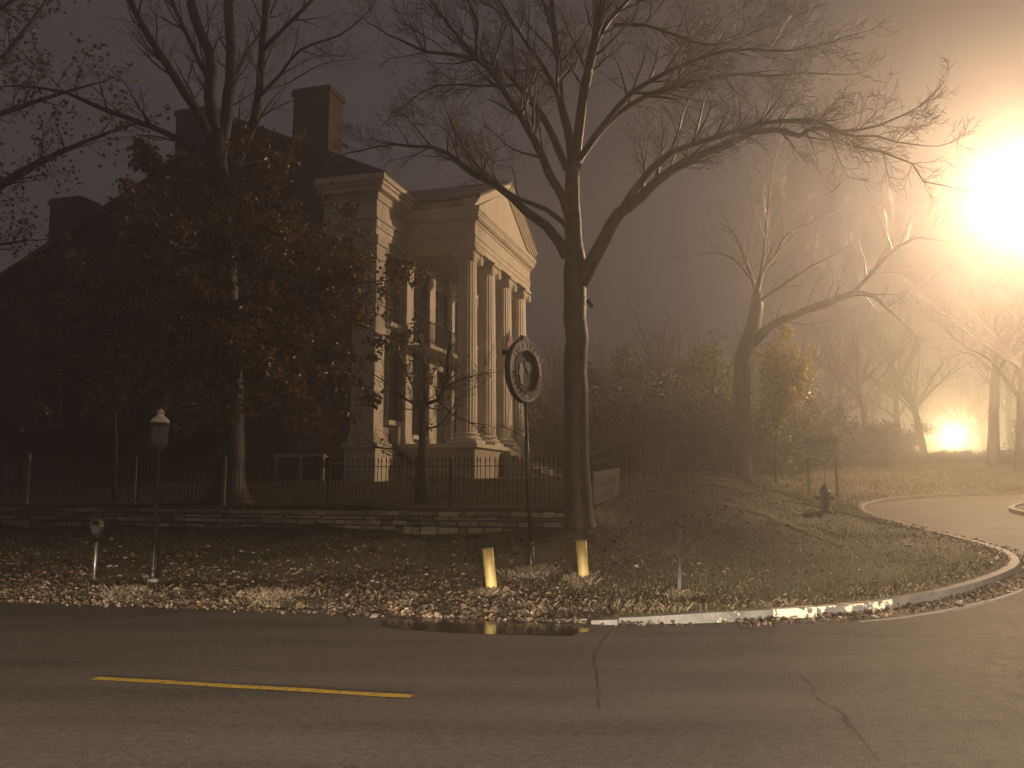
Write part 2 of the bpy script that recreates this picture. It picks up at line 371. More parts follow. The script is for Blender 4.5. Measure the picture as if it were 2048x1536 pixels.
# worn path over the mound
pp = [hit(*q) for q in ((1446, 1008), (1500, 1020), (1560, 1040), (1610, 1058), (1650, 1078), (1690, 1092))]
P = smooth_poly([SN(p.x, p.y) for p in pp], .15); t = np.gradient(P, axis=0); t /= np.linalg.norm(t, axis=1)[:, None]; nr = np.stack([-t[:, 1], t[:, 0]], 1)
mb = MB(); vs = []
for i, (p, q) in enumerate(zip(P, nr)):
    for sg in (-.5, -.17, .17, .5):
        e = p + q * sg * (.75 + .2 * sin(i * .7) + .1 * sin(i * 1.9)) * min(1, .25 + i * .08, .25 + (len(P) - i) * .08); vs.append(W(e[0], e[1], float(ground(e[0:1], e[1:2])[0]) + .02))
mb.add(vs, [(4 * i + k, 4 * i + k + 1, 4 * i + k + 5, 4 * i + k + 4) for i in range(len(P) - 1) for k in range(3)])
tag(mb.build('path', M['sand']), kind='structure')

# ------------------------------------------------------------------ leaf and grass scatter
def leaves_mesh(name, P, size, shape='leaf', flat=0.0, up=None):
    """P (N,3); folded little leaves: 6 vertices, two quads each"""
    n = len(P); size = np.broadcast_to(size, (n,))[:, None]
    a = rng.normal(size=(n, 3)); 
    fl_ = (1 - np.broadcast_to(flat, (n,)))
    a[:, 2] *= fl_
    a /= np.linalg.norm(a, axis=1)[:, None]
    b = rng.normal(size=(n, 3)); b[:, 2] *= fl_
    b -= a * (a * b).sum(1)[:, None]; b /= np.linalg.norm(b, axis=1)[:, None]; c = np.cross(a, b)
    cu = rng.uniform(.1, .45, (n, 1)) * np.sign(rng.normal(size=(n, 1)))
    w = .36
    v = np.stack([P - a * size * .5, P + a * size * .5 + c * size * cu * .5,
                  P - a * size * .12 + b * size * w + c * size * cu, P + a * size * .28 + b * size * w * .7 + c * size * cu,
                  P - a * size * .12 - b * size * w + c * size * cu, P + a * size * .28 - b * size * w * .7 + c * size * cu], 1).reshape(-1, 3)
    i = np.arange(n)[:, None] * 6
    f = np.concatenate([i + np.array([[0, 2, 3, 1]]), i + np.array([[0, 1, 5, 4]])], 0)
    return np_mesh(name, v, f)
def blades_mesh(name, P, h, w=.006, lean=.35):
    n = len(P); h = np.broadcast_to(h, (n,))[:, None]
    t = rng.uniform(0, 2 * pi, n); a = np.stack([np.cos(t), np.sin(t), 0 * t], 1)
    t2 = rng.uniform(0, 2 * pi, n); l = np.stack([np.cos(t2), np.sin(t2), 0 * t], 1) * rng.uniform(0, lean, (n, 1)) * 1.6
    z = np.array([[0, 0, 1.0]])
    v = np.stack([P - a * w, P + a * w, P + (z * .6 + l * .35) * h, P + (z + l) * h * .95], 1).reshape(-1, 3)
    i = np.arange(n)[:, None] * 4
    return np_mesh(name, v, np.concatenate([i + np.array([[0, 1, 2]]), i + np.array([[1, 3, 2]])], 0))
def scatter(n, sr, nr_, prob):
    s = rng.uniform(*sr, n); m = rng.uniform(*nr_, n); z, da, db = ground(s, m, True)
    k = rng.random(n) < prob(s, m, da, db); s, m, z, da = s[k], m[k], z[k], da[k]
    z = np.where(da > 0, z, z_road(m))
    x = s * cos(TH) + m * sin(TH); y = -s * sin(TH) + m * cos(TH)
    return np.stack([x, y, z], 1), s, m, da
def clump(s, n, k=1.0, ph=0): return .5 + .25 * np.sin(s * 2.3 * k + ph + 1.7 * np.sin(n * 1.1)) + .25 * np.sin(n * 3.1 * k - s * 1.3 + ph)
# fallen leaves: thick along the kerb, thinner up the bank
def pr(s, n, da, db):
    wall = (n > WALL_N - .05) & (n < WALL_N + .5) & (s < -2.6)
    right = sstep((s + 2.0) / 3.0)
    p = np.where(da > -.12 + .08 * sstep((s + 1.0) / .8), np.exp(-np.maximum(da, 0) / (1.1 - .75 * right)) * (1 - .45 * right) + .22 * np.exp(-((da - 3) / 3) ** 2) * (1 - .75 * right), 0) * (.35 + .9 * clump(s, n))
    p = np.where((da <= 0) & (da > -.5) & (s > .3), .5 * (1 + da / .5) * clump(s, n, 1.7) + .12, p)
    p = np.where((da <= -.12) & (da > -.35) & (s < .3), .28 * clump(s, n, .8) * (1 + da / .35), p)
    p = np.where((da > -.04) & (s > -1.2), p * sstep((da - .12) / .2), p)
    return np.where(wall | (n > 25), 0, p)
P, s_, n_, da_ = scatter(330000, (-17, 8), (10.3, 25), pr)
P[:, 2] += rng.uniform(.004, .035, len(P)) * np.exp(-np.maximum(da_, 0) / 2)
o = link_mesh('fallen_leaves', leaves_mesh('fallen_leaves', P, rng.gamma(5, .0085, len(P)) + .014, flat=np.clip(.5 + da_ * .2 + rng.uniform(-.2, .2, len(P)), .2, .88)), M['litter'])
tag(o, 'brown fallen leaves thick along the kerb and scattered up the bank', 'leaves', kind='stuff')
# grass on the mound and on the lawn behind the fence
def pg(s, n, da, db):
    right = sstep((s + 3.5) / 2.5); lawn = (n > WALL_N + .6) & (s < -2.4)
    p = np.where(da > .12, right * (.45 + .6 * clump(s, n, .8, 2)), 0); p = np.where(lawn, .8, p)
    p = np.where((da > .12) & (~lawn) & (right < .5), .22 * clump(s, n, 1.3, 1), p)
    return np.where((n > WALL_N - .05) & (n < WALL_N + .5) & (s < -2.6), 0, p)
P, s_, n_, da_ = scatter(260000, (-17, 8), (11, 30), pg)
o = link_mesh('grass', blades_mesh('grass', P, rng.uniform(.02, .07, len(P)), .006), M['grass']); tag(o, 'short winter grass on the mound and the lawn', 'grass', kind='stuff')
P, s_, n_, da_ = scatter(110000, (-2, 26), (28, 62), lambda s, n, da, db: np.where((da > .2) | (db > .2), .35 + .65 * clump(s, n, .5, 1), 0))
o = link_mesh('rough_grass', blades_mesh('rough_grass', P, rng.uniform(.06, .2, len(P)), .014, .6), M['grass']); tag(o, 'rough grass on the ground beyond the bend of the drive', 'grass', kind='stuff')
# dry pale tufts along the kerb, round the bollards and the sign post
P, s_, n_, da_ = scatter(60000, (-17, 5), (10.8, 16), lambda s, n, da, db: np.where(da > .1, np.exp(-((da - .45) / .35) ** 2) * np.clip(clump(s, n, 1.5, 4) - .35, 0, 1) * (1.5 - 1.0 * sstep((-6 - s) / 4)), 0))
extra = []
for px, py, k, rad in ((980, 1190, 500, .28), (1166, 1165, 900, .25), (1062, 1150, 1300, .35), (1360, 1195, 350, .22), (540, 1195, 700, .4), (250, 1190, 500, .35)):
    c = hit(px, py); q = rng.normal(0, rad * .5, (k, 2)); x = c.x + q[:, 0]; y = c.y + q[:, 1]; s, n = SN(x, y); extra.append(np.stack([x, y, ground(s, n)], 1))
P = np.vstack([P] + extra)
o = link_mesh('dry_grass', blades_mesh('dry_grass', P, rng.uniform(.03, .12, len(P)), .004, .7), M['dry_grass']); tag(o, 'pale dry grass tufts along the kerb and at post feet', 'grass', kind='stuff')

# ------------------------------------------------------------------ retaining wall with separate stones
wall = empty('stone_wall', W(-10, WALL_N, 0), -TH); tag(wall, 'low coursed limestone retaining wall along the bank below the iron fence', 'wall')
WL0, WL1 = -19.0, WALL_S1
def wtop(s): return 1.14 + .012 * (-s - 3) * .3
mb = MB(); k = 60; ss = np.linspace(WL0, WL1, k + 1)
for i in range(k): mb.box(ss[i] + 10, ss[i + 1] + 10 + (.0 if i < k - 1 else 0), .05, .42, .2, wtop(ss[i]) - .05)
mb.build('mortar_core', M['mortar'], wall)
smesh = []
for k in range(9):
    r = random.Random(k); m_ = MB(); j = lambda a: a + r.uniform(-.07, .07)
    m_.box(-.5, .5, -.5, .5, -.5, .5); m_.v = [(x * (1 + r.uniform(-.08, .0)), y * (1 + r.uniform(-.1, .0)), z * (1 + r.uniform(-.14, .0))) for x, y, z in m_.v]
    me = m_.mesh('stone'); me.materials.append(M['stones'][(0, 1, 1, 2, 1, 2, 0, 2, 1)[k]]); smesh.append(me)
z = .30; r = random.Random(5); courses = []
while z < 1.10:
    h = r.choice([.075, .11, .15, .19]); courses.append((z, h)); z += h
for ci, (z0, h) in enumerate(courses):
    s = WL0 - r.uniform(0, .3)
    while s < WL1:
        w = r.uniform(.16, .5) if h > .1 else r.uniform(.2, .6)
        e = min(s + w, WL1); w = e - s
        gb = float(ground(np.array([s + w / 2]), np.array([WALL_N - .1]))[0])
        if w > .1 and z0 + h > gb - .02:
            o = bpy.data.objects.new('stone', r.choice(smesh)); COL.objects.link(o); o.parent = wall
            d = r.uniform(.16, .24); o.scale = (w - r.uniform(.012, .03), d, (h - .014) * r.uniform(.78, 1.0))
            o.location = (s + w / 2 + 10, .06 - d * .1 + r.uniform(-.02, .02), z0 + h / 2 + wtop(s) - 1.14 + r.uniform(-.004, .004)); o.rotation_euler = (r.uniform(-.06, .06), r.uniform(-.04, .04), r.uniform(-.06, .06))
        s = e
# ------------------------------------------------------------------ iron fences
def fence(name, label, A, B, zf, posts, n_pick, hgt=1.0, post_mat=None):
    """A,B plan xy (world); zf(t) ground height; posts list of t"""
    f = empty(name, (A.x, A.y, 0), atan2(B.y - A.y, B.x - A.x)); tag(f, label, 'fence', 'iron fences of the garden')
    L = (B - A).length; me = None
    pk = MB(); pk.tube([(0, 0, .05), (0, 0, hgt - .06)], .0085, 4, False); pk.tube([(0, 0, hgt - .07), (0, 0, hgt - .03), (0, 0, hgt + .05)], [.009, .019, .002], 4); me = pk.mesh('picket'); me.materials.append(M['iron'])
    for i in range(n_pick):
        t = (i + .5) / n_pick; o = bpy.data.objects.new('picket', me); COL.objects.link(o); o.parent = f; o.location = (t * L, 0, zf(t)); o.rotation_euler = (random.uniform(-.012, .012), random.uniform(-.02, .02), 0)
    for hz in (.12, hgt - .16):
        mb = MB(); N = 24
        for i in range(N):
            a, b = i / N, (i + 1) / N; za, zb = zf(a) + hz, zf(b) + hz
            mb.add([(a * L, -.018, za), (b * L, -.018, zb), (b * L, .018, zb), (a * L, .018, za), (a * L, -.018, za + .014), (b * L, -.018, zb + .014), (b * L, .018, zb + .014), (a * L, .018, za + .014)],
                   [(0, 3, 2, 1), (4, 5, 6, 7), (0, 1, 5, 4), (2, 3, 7, 6)])
        mb.build('rail', M['iron'], f)
    for t, r_, extra_h, m_ in posts:
        mb = MB(); zz = zf(t); mb.box(t * L - r_, t * L + r_, -r_, r_, zz - .25, zz + hgt + extra_h); mb.box(t * L - r_ * 1.3, t * L + r_ * 1.3, -r_ * 1.3, r_ * 1.3, zz + hgt + extra_h, zz + hgt + extra_h + .025)
        mb.lathe([(.001, 0), (r_ * .9, .015), (r_ * 1.05, .04), (r_ * .6, .08), (.002, .10)], 8, (t * L, 0, zz + hgt + extra_h + .02))
        mb.build('post', m_, f)
    return f
FA = W(-18.6, 17.3); FC = Vector((1.46, 17.45, 0))
def fz(t): 
    p = FA.lerp(FC, t); return 1.24
def fpx(px):      # fraction along the front run seen at that pixel column
    k = (px - 1024) / F_PX; d = FC - FA; return (k * FA.y - FA.x) / (d.x - k * d.y)
FA.z = 0
fence('iron_fence', 'black iron picket fence along the top of the low stone wall', FA, FC, fz,
      [(fpx(62), .03, .12, M['grey_post']), (fpx(275), .02, .02, M['grey_post']), (fpx(453), .024, .02, M['grey_post']), (fpx(660), .02, .0, M['iron']), (fpx(903), .04, -.05, M['iron']), (1.0, .04, .05, M['iron'])], 168)
dirn = Vector((.97, 3.2, 0)).normalized(); FB = FC + dirn * 17
def gz2(t):
    p = FC.lerp(FB, t); return np.interp(t, [0, .12, .4, 1], [1.24, 1.42, 1.9, 2.3])
fence('iron_fence', 'black iron picket fence running back beside the mound to the dark shrubs', FC + dirn * .12, FB, lambda t: float(gz2(t)), [(k / 6, .025, 0, M['iron']) for k in range(1, 7)], 110)
# banner on the side fence
def strokes(mb, rnd, x0, x1, z0, z1, y, n):
    """rows of short unreadable strokes standing for lettering too blurred to read"""
    w = (x1 - x0) / n
    for i in range(n):
        if rnd.random() < .12: continue
        xa = x0 + i * w; b = rnd.uniform(.25, .45) * w
        mb.box(xa, xa + b, y - .003, y, z0, z1)
        if rnd.random() < .6: mb.box(xa + b, xa + w * .8, y - .003, y, *(rnd.choice([(z0, z0 + (z1 - z0) * .25), (z1 - (z1 - z0) * .25, z1), (z0 + (z1 - z0) * .4, z0 + (z1 - z0) * .6)])))
bn = empty('fence_banner', FC + dirn * .35 + Vector((0.06, -.02, 0)), atan2(dirn.y, dirn.x)); tag(bn, 'cream banner with two lines of lettering tied to the side fence by the big trunk', 'banner')
M['banner'] = mat('banner_cloth', (.040, .035, .025), .7, (.03, .027, .02), 2, .2, 20); M['banner_text'] = mat('banner_ink', (.085, .075, .055), .7)
mb = MB(); N = 12; vs = []
for i in range(N + 1):
    t = i / N; zz = np.interp(t, [0, 1], [1.28, 1.42]); yy = -.05 - .02 * sin(t * 9)
    vs += [(t * 3.1, yy, zz), (t * 3.1, yy, zz + .68), (t * 3.1, yy + .012, zz + .68), (t * 3.1, yy + .012, zz)]
mb.add(vs, [(4 * i + k, 4 * i + (k + 1) % 4, 4 * i + 4 + (k + 1) % 4, 4 * i + 4 + k) for i in range(N) for k in range(4)] + [(0, 1, 2, 3), (4 * N, 4 * N + 1, 4 * N + 2, 4 * N + 3)])
mb.build('cloth', M['banner'], bn)
rnd = random.Random(3); mb = MB()
for i in range(14):
    x = .3 + i * .185; zz = 1.28 + .14 * x / 3.1
    strokes(mb, rnd, x, x + .17, zz + .36, zz + .53, -.078, 2)
    if 3 <= i <= 11: strokes(mb, rnd, x, x + .17, zz + .10, zz + .25, -.078, 2)
o = mb.build('lettering', M['banner_text'], bn); o['kind'] = 'stuff'
for x in (.05, 3.05):
    for zz in (.06, .62):
        mb = MB(); mb.lathe([(.02, 0), (.02, .012)], 8, (x, -.085, 1.28 + .14 * x / 3.1 + zz)); mb.build('grommet', M['steel'], bn)

# ------------------------------------------------------------------ trees
class Tree:
    def __init__(s, seed, dens=1.0):
        s.dens = dens; s.t = MB(); s.segs = []; s.tips = []; s.r = random.Random(seed)
def crom(pts, rad, step):
    P = [np.array([*p, r]) for p, r in zip(pts, rad)]; q = smooth_poly(P, step); return [Vector(a[:3]) for a in q], [max(.004, a[3]) for a in q]
def perp(d, r):
    f = r.random
    while True:
        v = Vector((f() - .5, f() - .5, f() - .5)); v -= d * v.dot(d)
        if v.length > .1: return v.normalized()
def tube_np(T, pts, rad, n): T.segs.append((pts, rad, n))
def grow(T, p, d, L, rad, order, maxo, grav=.0, kids=(5, 8), kink=.16, leafy=0, spread=(.5, .95), up=.06):
    r = T.r; n = max(3, int(L / (.22 if order < 3 else .16))); n = min(n, 14); pts = [p.copy()]; rs = [rad]; d = d.normalized(); q = p.copy()
    for i in range(n):
        d = (d + perp(d, r) * kink * r.random() * 1.6 + Vector((0, 0, up - grav))).normalized(); q = q + d * (L / n); pts.append(q.copy()); rs.append(max(.0035, rad * (1 - .85 * (i + 1) / n)))
    tube_np(T, pts, rs, 6 if rad > .035 else (4 if rad > .012 else 3))
    if leafy and order >= maxo - 1:
        for i in range(1, len(pts)): T.tips.append(pts[i])
    if order < maxo:
        k = r.randint(*kids)
        for j in range(k):
            t = .2 + .8 * (j + r.random()) / k; i = min(int(t * n), n - 1); a = pts[i].lerp(pts[i + 1], r.random()); dd = (pts[i + 1] - pts[i]).normalized()
            ang = r.uniform(*spread); nd = dd * cos(ang) + perp(dd, r) * sin(ang)
            grow(T, a, nd, L * r.uniform(.34, .62) * (1.15 - .4 * t), max(.004, rs[i] * r.uniform(.4, .6)), order + 1, maxo, grav, kids, kink, leafy, spread, up)
def limb(T, pix, depth, rad, maxo=3, side=(1.0, 2.0), every=.55, start=.25, grav=.0, kids=(5, 8), leafy=0, twig=True, up=.06, world_pts=None):
    """a traced main limb: pixels with depths give the points; side branches grow from it"""
    n = len(pix) if pix else len(world_pts)
    ds = np.linspace(depth[0], depth[1], n) if len(depth) == 2 else depth
    pts = world_pts or [at_y(px, py, dd) for (px, py), dd in zip(pix, ds)]
    rd = np.interp(np.linspace(0, 1, n), np.linspace(0, 1, len(rad)), rad)
    P, R = crom(pts, rd, .3)
    P = [p + Vector((T.r.gauss(0, 1), T.r.gauss(0, 1), T.r.gauss(0, 1))) * min(.012, r_ * .08) for p, r_ in zip(P, R)]
    T.t.tube(P, R, 12 if R[0] > .12 else (9 if R[0] > .06 else 6))
    if not twig: return
    tot = sum((P[i + 1] - P[i]).length for i in range(len(P) - 1)); acc = 0; nxt = tot * start
    for i in range(len(P) - 1):
        acc += (P[i + 1] - P[i]).length
        while acc >= nxt:
            dd = (P[i + 1] - P[i]).normalized(); ang = T.r.uniform(.5, 1.15); fr = nxt / tot
            nd = dd * cos(ang) + perp(dd, T.r) * sin(ang) + Vector((0, 0, .25 * (1 if not grav else -.2)))
            grow(T, P[i], nd, T.r.uniform(*side) * (1.15 - .55 * fr), max(.006, min(R[i] * .5, .03)), 1, maxo, grav, kids, .18, leafy, up=up)
            nxt += every * T.dens * T.r.uniform(.5, 1.4)
    e = (P[-1] - P[-2]).normalized(); grow(T, P[-1], e, side[0], R[-1], 1, maxo, grav, kids, .18, leafy, up=up)
def twig_mesh(segs, name):
    V = []; Fs = []; b = 0
    for pts, rs, n in segs:
        P = np.array([tuple(p) for p in pts]); d = np.gradient(P, axis=0); d /= np.linalg.norm(d, axis=1)[:, None] + 1e-9
        ref = np.array([1, 0, 0.]) if abs(d[0, 0]) < .8 else np.array([0, 1., 0]); a = ref - d * (d @ ref)[:, None]; a /= np.linalg.norm(a, axis=1)[:, None] + 1e-9; c = np.cross(d, a)
        th = np.arange(n) * 2 * pi / n; R = np.array(rs)[:, None, None]
        v = P[:, None, :] + (a[:, None, :] * np.cos(th)[None, :, None] + c[:, None, :] * np.sin(th)[None, :, None]) * R
        m = len(P); V.append(v.reshape(-1, 3)); i = (np.arange(m - 1)[:, None] * n + np.arange(n)[None, :]); i2 = np.arange(m - 1)[:, None] * n + (np.arange(n)[None, :] + 1) % n
        Fs.append(np.stack([i, i2, i2 + n, i + n], -1).reshape(-1, 4) + b); b += m * n
    return np_mesh(name, np.vstack(V), np.vstack(Fs))
def finish(T, name, label, cat, base, bark, group=None, leaf=None, lsize=(.08, .15), lk=1, ljit=.12, twigm=None, keep=1.0, lfilter=None):
    e = empty(name, base); tag(e, label, cat, group); off = np.array(base)
    me = T.t.mesh('trunk'); me.transform(Matrix.Translation(-Vector(base))); link_mesh('trunk', me, bark, e, True)
    if T.segs:
        me = twig_mesh(T.segs, 'crown'); me.transform(Matrix.Translation(-Vector(base))); o = link_mesh('crown', me, twigm or M['twig'], e); o['kind'] = 'stuff'
    if leaf and T.tips:
        P = np.array([tuple(p) for p in T.tips]); P = np.repeat(P, lk, 0); P = P + rng.normal(0, ljit, P.shape)
        if keep < 1: P = P[rng.random(len(P)) < keep]
        if lfilter is not None: P = P[lfilter(P)]
        o = link_mesh('foliage', leaves_mesh('foliage', P - off, rng.uniform(*lsize, len(P))), leaf, e); o['kind'] = 'stuff'
    return e

# --- the big bare tree at the fence corner
T = Tree(11, .55); D = 16.9
base = hit(1160, 1056); 
limb(T, [(1161, 1125), (1161, 1085), (1160, 1055), (1158, 1025), (1156, 985), (1153, 900), (1152, 780), (1151, 680), (1151, 600), (1150, 545), (1147, 480), (1143, 400), (1145, 325)], [D, D], [.50, .40, .33, .285, .26, .245, .237, .233, .23, .225, .18, .16, .13], twig=False)
limb(T, [(1154, 575), (1176, 540), (1205, 485), (1238, 430), (1283, 394), (1339, 343), (1406, 308), (1461, 284), (1508, 262), (1556, 260), (1599, 272), (1615, 258), (1658, 256), (1705, 272), (1753, 272), (1792, 284), (1851, 292)], [D, D - 1.5], [.17, .15, .13, .10, .085, .075, .06, .05, .04, .028, .02, .01], side=(.9, 1.7), every=.33, start=.3)
limb(T, [(1236, 434), (1263, 387), (1300, 339), (1342, 304), (1430, 275), (1516, 248), (1634, 241), (1680, 262), (1760, 250), (1835, 215)], [D - .3, D - 2.2], [.085, .07, .055, .04, .03, .015], side=(.8, 1.6), every=.35)
limb(T, [(1705, 272), (1709, 292), (1765, 304), (1824, 327), (1847, 363), (1887, 371)], [D - 1.2, D - 1.6], [.025, .018, .010], side=(.5, .9), every=.22, start=.05, maxo=2, grav=.12)
limb(T, [(1135, 510), (1123, 489), (1092, 452), (1052, 423), (1026, 397), (994, 372), (943, 346), (917, 325), (895, 306), (862, 294), (819, 292), (786, 288), (746, 295), (698, 306)], [D, D + 1.3], [.13, .10, .085, .07, .055, .04, .025, .012], side=(.9, 1.7), every=.36, start=.35)
limb(T, [(1134, 455), (1127, 445), (1092, 419), (1037, 397), (1008, 379), (968, 346), (930, 300), (905, 250), (890, 215)], [D, D + .4], [.065, .05, .04, .025, .012], side=(.8, 1.4), every=.4, start=.35)
limb(T, [(1142, 450), (1125, 394), (1099, 350), (1085, 317), (1067, 277), (1041, 233), (1008, 182), (983, 142), (953, 118), (899, 108), (851, 104), (800, 80)], [D, D - 1.5], [.095, .085, .07, .055, .04, .02], side=(1.0, 1.9), every=.36, start=.3)
limb(T, [(955, 122), (952, 84), (956, 45), (935, 0), (900, -60)], [D - 1.1, D - 1.4], [.04, .03, .02], side=(.9, 1.5), every=.4, start=.1)
limb(T, [(1143, 350), (1132, 335), (1110, 284), (1081, 226), (1048, 186), (1030, 164), (1008, 139), (964, 120), (905, 60), (850, -20)], [D + .1, D + 1.4], [.09, .075, .06, .045, .02], side=(1.0, 1.9), every=.36, start=.35)
limb(T, [(1034, 170), (990, 172), (950, 171), (877, 171), (826, 197), (790, 230)], [D + .9, D + 1.5], [.035, .025, .015], side=(.7, 1.3), every=.32, start=.1)
limb(T, [(1147, 332), (1136, 263), (1121, 200), (1118, 128), (1107, 55), (1100, -40)], [D + .2, D + .9], [.11, .09, .075, .06], side=(1.1, 2.0), every=.4, start=.35)
limb(T, [(1121, 205), (1092, 142), (1056, 91), (1019, 36), (985, -30)], [D + .5, D + .2], [.05, .04, .025], side=(1.0, 1.8), every=.36, start=.15)
limb(T, [(1149, 335), (1158, 255), (1169, 175), (1190, 84), (1205, 0), (1222, -60)], [D, D - .8], [.115, .10, .09, .07], side=(1.1, 2.0), every=.42, start=.4)
limb(T, [(1190, 90), (1215, 45), (1256, 0), (1300, -60)], [D - .5, D - .2], [.06, .05, .03], side=(1.0, 1.8), every=.36, start=.1)
limb(T, [(1153, 335), (1158, 321), (1190, 277), (1234, 230), (1291, 193), (1358, 170), (1417, 158), (1477, 148), (1532, 152), (1611, 146), (1680, 150)], [D, D + 1.6], [.085, .075, .06, .045, .03, .012], side=(1.0, 1.9), every=.34, start=.3)
limb(T, [(1160, 318), (1190, 272), (1220, 233), (1263, 186), (1329, 146), (1374, 126), (1461, 99), (1575, 102), (1660, 85)], [D - .1, D - 1.6], [.07, .06, .045, .03, .012], side=(1.0, 1.9), every=.34, start=.3)
limb(T, [(1228, 50), (1290, 50), (1350, 70), (1430, 90), (1520, 60), (1600, 20)], [D - .4, D + .8], [.04, .03, .012], side=(1.0, 1.7), every=.34, start=.1)
limb(T, [(1175, 600), (1184, 612), (1180, 606)], [D - .25, D - .3], [.06, .05, .03], twig=False)
finish(T, 'bare_tree', 'big bare tree with long arching limbs at the corner of the iron fence', 'tree', tuple(base), M['bark_pale'])

# --- the brown-leaved oak behind the fence
T = Tree(23, .8); D = 20.2
base = Vector(at_y(455, 1000, D)); base.z = gz(base.x, base.y)
limb(T, [(452, 1016), (453, 996), (456, 955), (460, 880), (460, 800), (455, 650), (446, 480), (436, 340), (432, 262)], [D, D], [.78, .55, .40, .345, .33, .31, .28, .25, .2], twig=False)
up_l = [([(436, 330), (422, 195), (422, 117), (391, 39), (370, -60)], [D, D - .6], [.17, .13, .10]), ([(438, 330), (457, 195), (461, 117), (457, 0), (460, -60)], [D, D + .8], [.16, .13, .1]),
        ([(450, 420), (480, 310), (508, 242), (520, 176), (527, 78), (535, -40)], [D, D - 1.2], [.14, .11, .09]), ([(529, 96), (539, 86), (586, 39), (625, 0), (660, -50)], [D - 1, D - 1.4], [.06, .05, .035]),
        ([(430, 300), (406, 242), (371, 188), (332, 125), (293, 66), (250, -20)], [D, D - 1.6], [.12, .10, .07]), ([(424, 170), (402, 129), (383, 90), (359, 39), (330, -40)], [D - .3, D + .5], [.07, .06, .04]),
        ([(436, 350), (390, 300), (332, 266), (273, 242), (188, 211), (129, 184), (40, 172)], [D, D - 1.8], [.10, .07, .05, .02]), ([(470, 150), (500, 95), (525, 60), (560, -10)], [D + .5, D + 1], [.06, .05, .03]),
        ([(512, 200), (560, 150), (600, 100), (680, 70), (720, 40)], [D - .8, D - 2], [.045, .03, .015]), ([(520, 180), (570, 170), (640, 130), (700, 120)], [D - .8, D + 1], [.03, .02, .01])]
for pix, dd, rd in up_l: limb(T, pix, dd, rd, side=(1.0, 1.9), every=.5, start=.3, kids=(3, 6))
T.tips = []
def oak_limb(px, py, ex, ey, de, r0):
    mx, my = (px + ex) / 2 + T.r.uniform(-15, 15), (py + ey) / 2 - T.r.uniform(10, 40)
    limb(T, [(px, py), (mx, my), (ex, ey)], [D, D + de * .6, D + de], [r0, r0 * .6, .012], maxo=3, side=(.8, 1.5), every=.30, start=.25, grav=.05, kids=(3, 5), leafy=1, up=.0)
for a in ((455, 640, 700, 760, -1.5, .07), (455, 600, 740, 660, .5, .07), (450, 520, 690, 560, -1.2, .07), (447, 470, 640, 420, -.6, .06), (448, 500, 760, 520, 1.2, .05), (440, 400, 520, 330, -1.6, .05),
          (457, 700, 620, 850, -2.0, .06), (458, 720, 560, 800, -3.2, .06), (458, 700, 380, 800, -2.6, .06), (455, 650, 250, 760, -1.5, .07), (452, 600, 150, 680, .4, .07), (448, 520, 230, 560, -1.8, .06),
          (444, 450, 280, 440, 1.2, .06), (450, 560, 60, 600, 1.4, .06), (440, 400, 330, 330, -2.0, .05), (456, 660, 100, 790, 1.0, .06), (455, 600, 480, 640, -3.8, .06), (450, 540, 560, 470, -3.0, .06), (456, 670, 790, 560, -.3, .05),
          (455, 650, 420, 700, 3.2, .06), (450, 560, 330, 600, 3.0, .05), (450, 560, 600, 640, 3.0, .05)): oak_limb(*a)
def oak_f(P):
    c = clumpy = .5 + .5 * np.sin(P[:, 0] * 2.1 + 1.5 * np.sin(P[:, 2] * 1.7)) * np.sin(P[:, 2] * 2.3 + P[:, 1] * 1.3)
    c2 = .5 + .5 * np.sin(P[:, 0] * 5.3 + 2 * np.sin(P[:, 2] * 4.1)) * np.sin(P[:, 2] * 6.1 + P[:, 1] * 4.3)
    return rng.random(len(P)) < np.clip(1.6 * c * (c2 + .35) - .22, .03, 1)
finish(T, 'oak_tree', 'oak with flared trunk still holding clumps of brown leaves behind the fence', 'tree', tuple(base), M['bark'], leaf=M['oak_leaf'], lsize=(.07, .145), lk=4, ljit=.075, lfilter=oak_f)

# --- crooked small tree in front of the portico
T = Tree(31); D = 18.9
base = Vector(at_y(843, 1002, D)); base.z = gz(base.x, base.y)
limb(T, [(843, 1012), (843, 960), (843, 927), (844, 880), (844, 852), (845, 822), (850, 807)], [D, D], [.17, .155, .12, .075, .07, .065, .06], twig=False)
for pix, dd, rd in (([(848, 810), (875, 800), (886, 781), (895, 762), (896, 712), (900, 680)], [D, D - .4], [.05, .04, .015]), ([(848, 812), (830, 809), (809, 796), (780, 770), (750, 750)], [D, D - .6], [.035, .025, .01]),
                    ([(838, 935), (830, 929), (809, 912), (790, 899), (755, 895), (735, 880)], [D, D - .5], [.05, .04, .02, .012]), ([(850, 806), (848, 770), (852, 730), (845, 690), (850, 660)], [D, D + .5], [.035, .025, .01]),
                    ([(890, 775), (920, 760), (950, 750), (985, 745)], [D - .2, D + .4], [.025, .015, .008]), ([(875, 800), (905, 830), (940, 845), (975, 850)], [D - .1, D - .8], [.022, .015, .008]), ([(846, 860), (880, 850), (915, 800), (940, 780)], [D, D + .8], [.02, .015, .008]),
                    ([(846, 820), (820, 760), (800, 720), (790, 680)], [D, D + .4], [.025, .015, .008])):
    limb(T, pix, dd, rd, maxo=2, side=(.45, .95), every=.11, start=.15, kids=(4, 7), leafy=1)
finish(T, 'crooked_tree', 'small crooked tree with a few last leaves in front of the portico', 'tree', tuple(base), M['bark'], leaf=M['oak_leaf'], lsize=(.05, .09), lk=1, ljit=.06, keep=.09)
